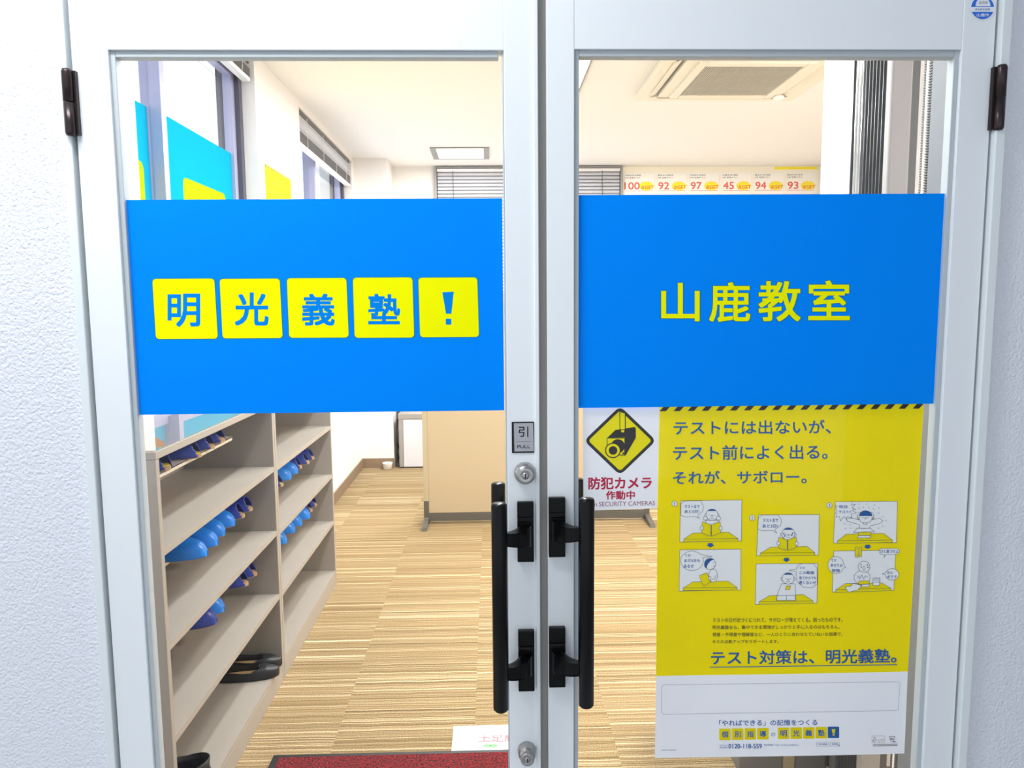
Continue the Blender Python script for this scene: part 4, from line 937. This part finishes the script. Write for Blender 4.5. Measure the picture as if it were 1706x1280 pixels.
# ------------------------------------------------------------------ partition screen
M_panel = mat('screen_fabric', (190, 170, 138), 0.75, bump=(300, 0.1, 0.001)); M_pdark = mat('screen_grey', (92, 88, 80), 0.5); M_pedge = mat('screen_edge', (186, 170, 140), 0.5)
t = thing('partition_screen', (0.2, 3.7, 0), 'beige freestanding partition screen on grey feet', 'partition screen')
obj('panel', rbx(-0.562, 0.985, 3.685, 3.715, 0.075, 1.62, r=0.002), M_panel, t)
for x in (-0.597, 0.985): obj('edge_post', rbx(x, x + 0.035, 3.68, 3.72, 0.16, 1.63, r=0.003), M_pedge, t)
obj('bottom_rail', rbx(-0.562, 0.985, 3.682, 3.718, 0.016, 0.072, r=0.002), M_pdark, t)
obj('top_rail', rbx(-0.562, 0.985, 3.68, 3.72, 1.62, 1.64, r=0.002), M_pedge, t)
for x in (-0.5975, 0.9845):
    f = BM(); rbox(f, x, x + 0.036, 3.679, 3.721, 0.0, 0.165, 0.003)
    prism(f, [(x, 3.68, 0.045), (x, 3.50, 0.022), (x, 3.49, 0.0), (x, 3.91, 0.0), (x, 3.90, 0.022), (x, 3.72, 0.045)], (0.036, 0, 0)); obj('foot', f, M_pdark, t)

# ------------------------------------------------------------------ far corner: white cabinet, cable, cup
M_cabg = mat('cabinet_grey', (160, 154, 148), 0.5); M_cabw = mat('cabinet_white', (226, 226, 234), 0.4)
t = thing('storage_cabinet', (-0.6, 5.7, 0), 'low white cabinet with grey frame in the back corner', 'cabinet')
obj('frame', rbx(-0.995, -0.955, 5.50, 5.93, 0.012, 0.48, r=0.003), M_cabg, t)
obj('top', rbx(-0.998, -0.20, 5.495, 5.94, 0.475, 0.525, r=0.004), M_cabg, t)
obj('door', rbx(-0.953, -0.22, 5.503, 5.90, 0.012, 0.473, r=0.003), M_cabw, t)
obj('foot', bx(-0.985, -0.955, 5.505, 5.54, 0.0, 0.012), M_blackmatte, t)
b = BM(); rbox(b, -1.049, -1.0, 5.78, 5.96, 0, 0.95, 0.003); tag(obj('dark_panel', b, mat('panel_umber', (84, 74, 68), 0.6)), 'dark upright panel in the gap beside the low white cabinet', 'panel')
b = BM(); tube(b, [(-1.022, 5.74, 0.40), (-1.035, 5.73, 0.30), (-1.032, 5.73, 0.22), (-1.015, 5.72, 0.17), (-1.03, 5.71, 0.12), (-1.012, 5.70, 0.07), (-1.02, 5.69, 0.02), (-1.03, 5.62, 0.008), (-1.0, 5.58, 0.008), (-1.035, 5.60, 0.008)], 0.007, 8)
tag(obj('power_cable', b, mat('cable_pale', (176, 180, 166), 0.5)), 'pale cable hanging down in the gap beside the low cabinet', 'cable')
b = BM(); lathe(b, [(0.036, 0), (0.042, 0.004), (0.045, 0.05), (0.048, 0.056), (0.048, 0.062), (0.044, 0.062), (0.042, 0.05), (0.034, 0.008)], (-1.105, 5.475, 0), seg=28)
tag(obj('white_cup', b, mat('cup_white', (240, 240, 236), 0.35)), 'small white cup on the floor below the corner column', 'cup')

# ------------------------------------------------------------------ right side: accordion partition and the side room
M_pleat = mat('accordion_vinyl', (104, 104, 104), 0.3); M_pleat_s = mat('accordion_strip', (240, 240, 240), 0.12, 0.85); M_post = mat('accordion_post', (176, 170, 166), 0.45)
t = thing('accordion_partition', (1.05, 0.64, 0), 'grey accordion partition folded against the white pier', 'partition')
n = 11; ya, yb = 0.600, 0.812
pts_o = []; 
for i in range(2 * n + 1):
    y = ya + (yb - ya) * i / (2 * n); x = 0.998 if i % 2 == 0 else 1.085
    pts_o.append((x, y))
for part, rng, mm in (('pleats', range(0, 15), M_pleat), ('pleat_strip', range(15, 20), M_pleat_s), ('pleats', range(20, 22), M_pleat)):
    b = BM()
    for i in rng:
        (xa, y_a), (xb_, y_b) = pts_o[i], pts_o[i + 1]; d_ = Vector((xb_ - xa, y_b - y_a)).normalized(); nn = Vector((-d_.y, d_.x)) * 0.0012
        prism(b, [(xa + nn.x, y_a + nn.y, 0.01), (xb_ + nn.x, y_b + nn.y, 0.01), (xb_ - nn.x, y_b - nn.y, 0.01), (xa - nn.x, y_a - nn.y, 0.01)], (0, 0, 2.84))
    obj(part, b, mm, t)
obj('end_post', rbx(0.984, 1.043, 0.566, 0.598, 0.008, 2.86, r=0.006), M_post, t)
obj('track', bx(1.02, 1.06, 0.40, 0.812, 2.862, 2.899), M_alu, t)
M_jamb = mat('jamb_grey', (128, 132, 138), 0.5)
t = thing('partition_jamb', (0.98, 0.2, 0), 'grey jamb post with ribbed seal strips beside the right door', 'jamb')
obj('post', rbx(0.945, 1.0, 0.125, 0.315, 0, 2.895, r=0.003), M_jamb, t)
def ribbed(x0, x1, y0, y1):
    b = BM(); z = 0.01
    while z < 2.88: box(b, x0, x1, y0, y1, z, z + 0.004); z += 0.0062
    return b
obj('white_strip', bx(0.950, 0.958, 0.331, 0.346, 0, 2.89), M_slat_w, t)
obj('ribbed_seal', ribbed(0.946, 0.960, 0.3155, 0.3305), M_pdark, t)
obj('ribbed_seal', ribbed(0.951, 0.962, 0.3465, 0.358), M_pdark, t)
# low grey unit at the foot of the pier
t = thing('floor_stand', (0.79, 1.1, 0), 'low grey stand with a beige post in front of the white pier', 'stand')
obj('grey_panel', rbx(0.700, 0.845, 0.80, 1.15, 0, 0.55, r=0.004), M_grey_base, t); obj('grey_panel', rbx(0.885, 0.990, 0.80, 1.15, 0, 0.55, r=0.004), M_grey_base, t); obj('beige_post', rbx(0.846, 0.884, 0.795, 1.15, 0, 0.57, r=0.003), M_pedge, t)
# picture on the far side wall, seen through the gap
b = BM(); xw = 3.25
t = thing('picture', (xw, 4.2, 2.0), 'orange picture with dark brown hair, seen through the gap beside the post', 'poster')
p0 = Vector((0, 0, 0))
S2 = Sheet(lambda u, v, l: Vector((xw - 0.002 - 0.001 * l, u, v)))
obj('sheet', bx(xw - 0.002, xw - 0.0003, 4.0, 4.95, 1.75, 2.47), mat('picture_orange', (240, 160, 120), 0.6), t)
S2.poly('h', [(4.52 + 0.27 * math.cos(a) * (1 + 0.08 * math.sin(5 * a)), 2.22 + 0.17 * math.sin(a) * (1 + 0.1 * math.cos(3 * a))) for a in [i * 2 * PI / 24 for i in range(24)]], 1); S2.make('h', 'dark_hair', mat('picture_brown', (92, 70, 66), 0.6), t)
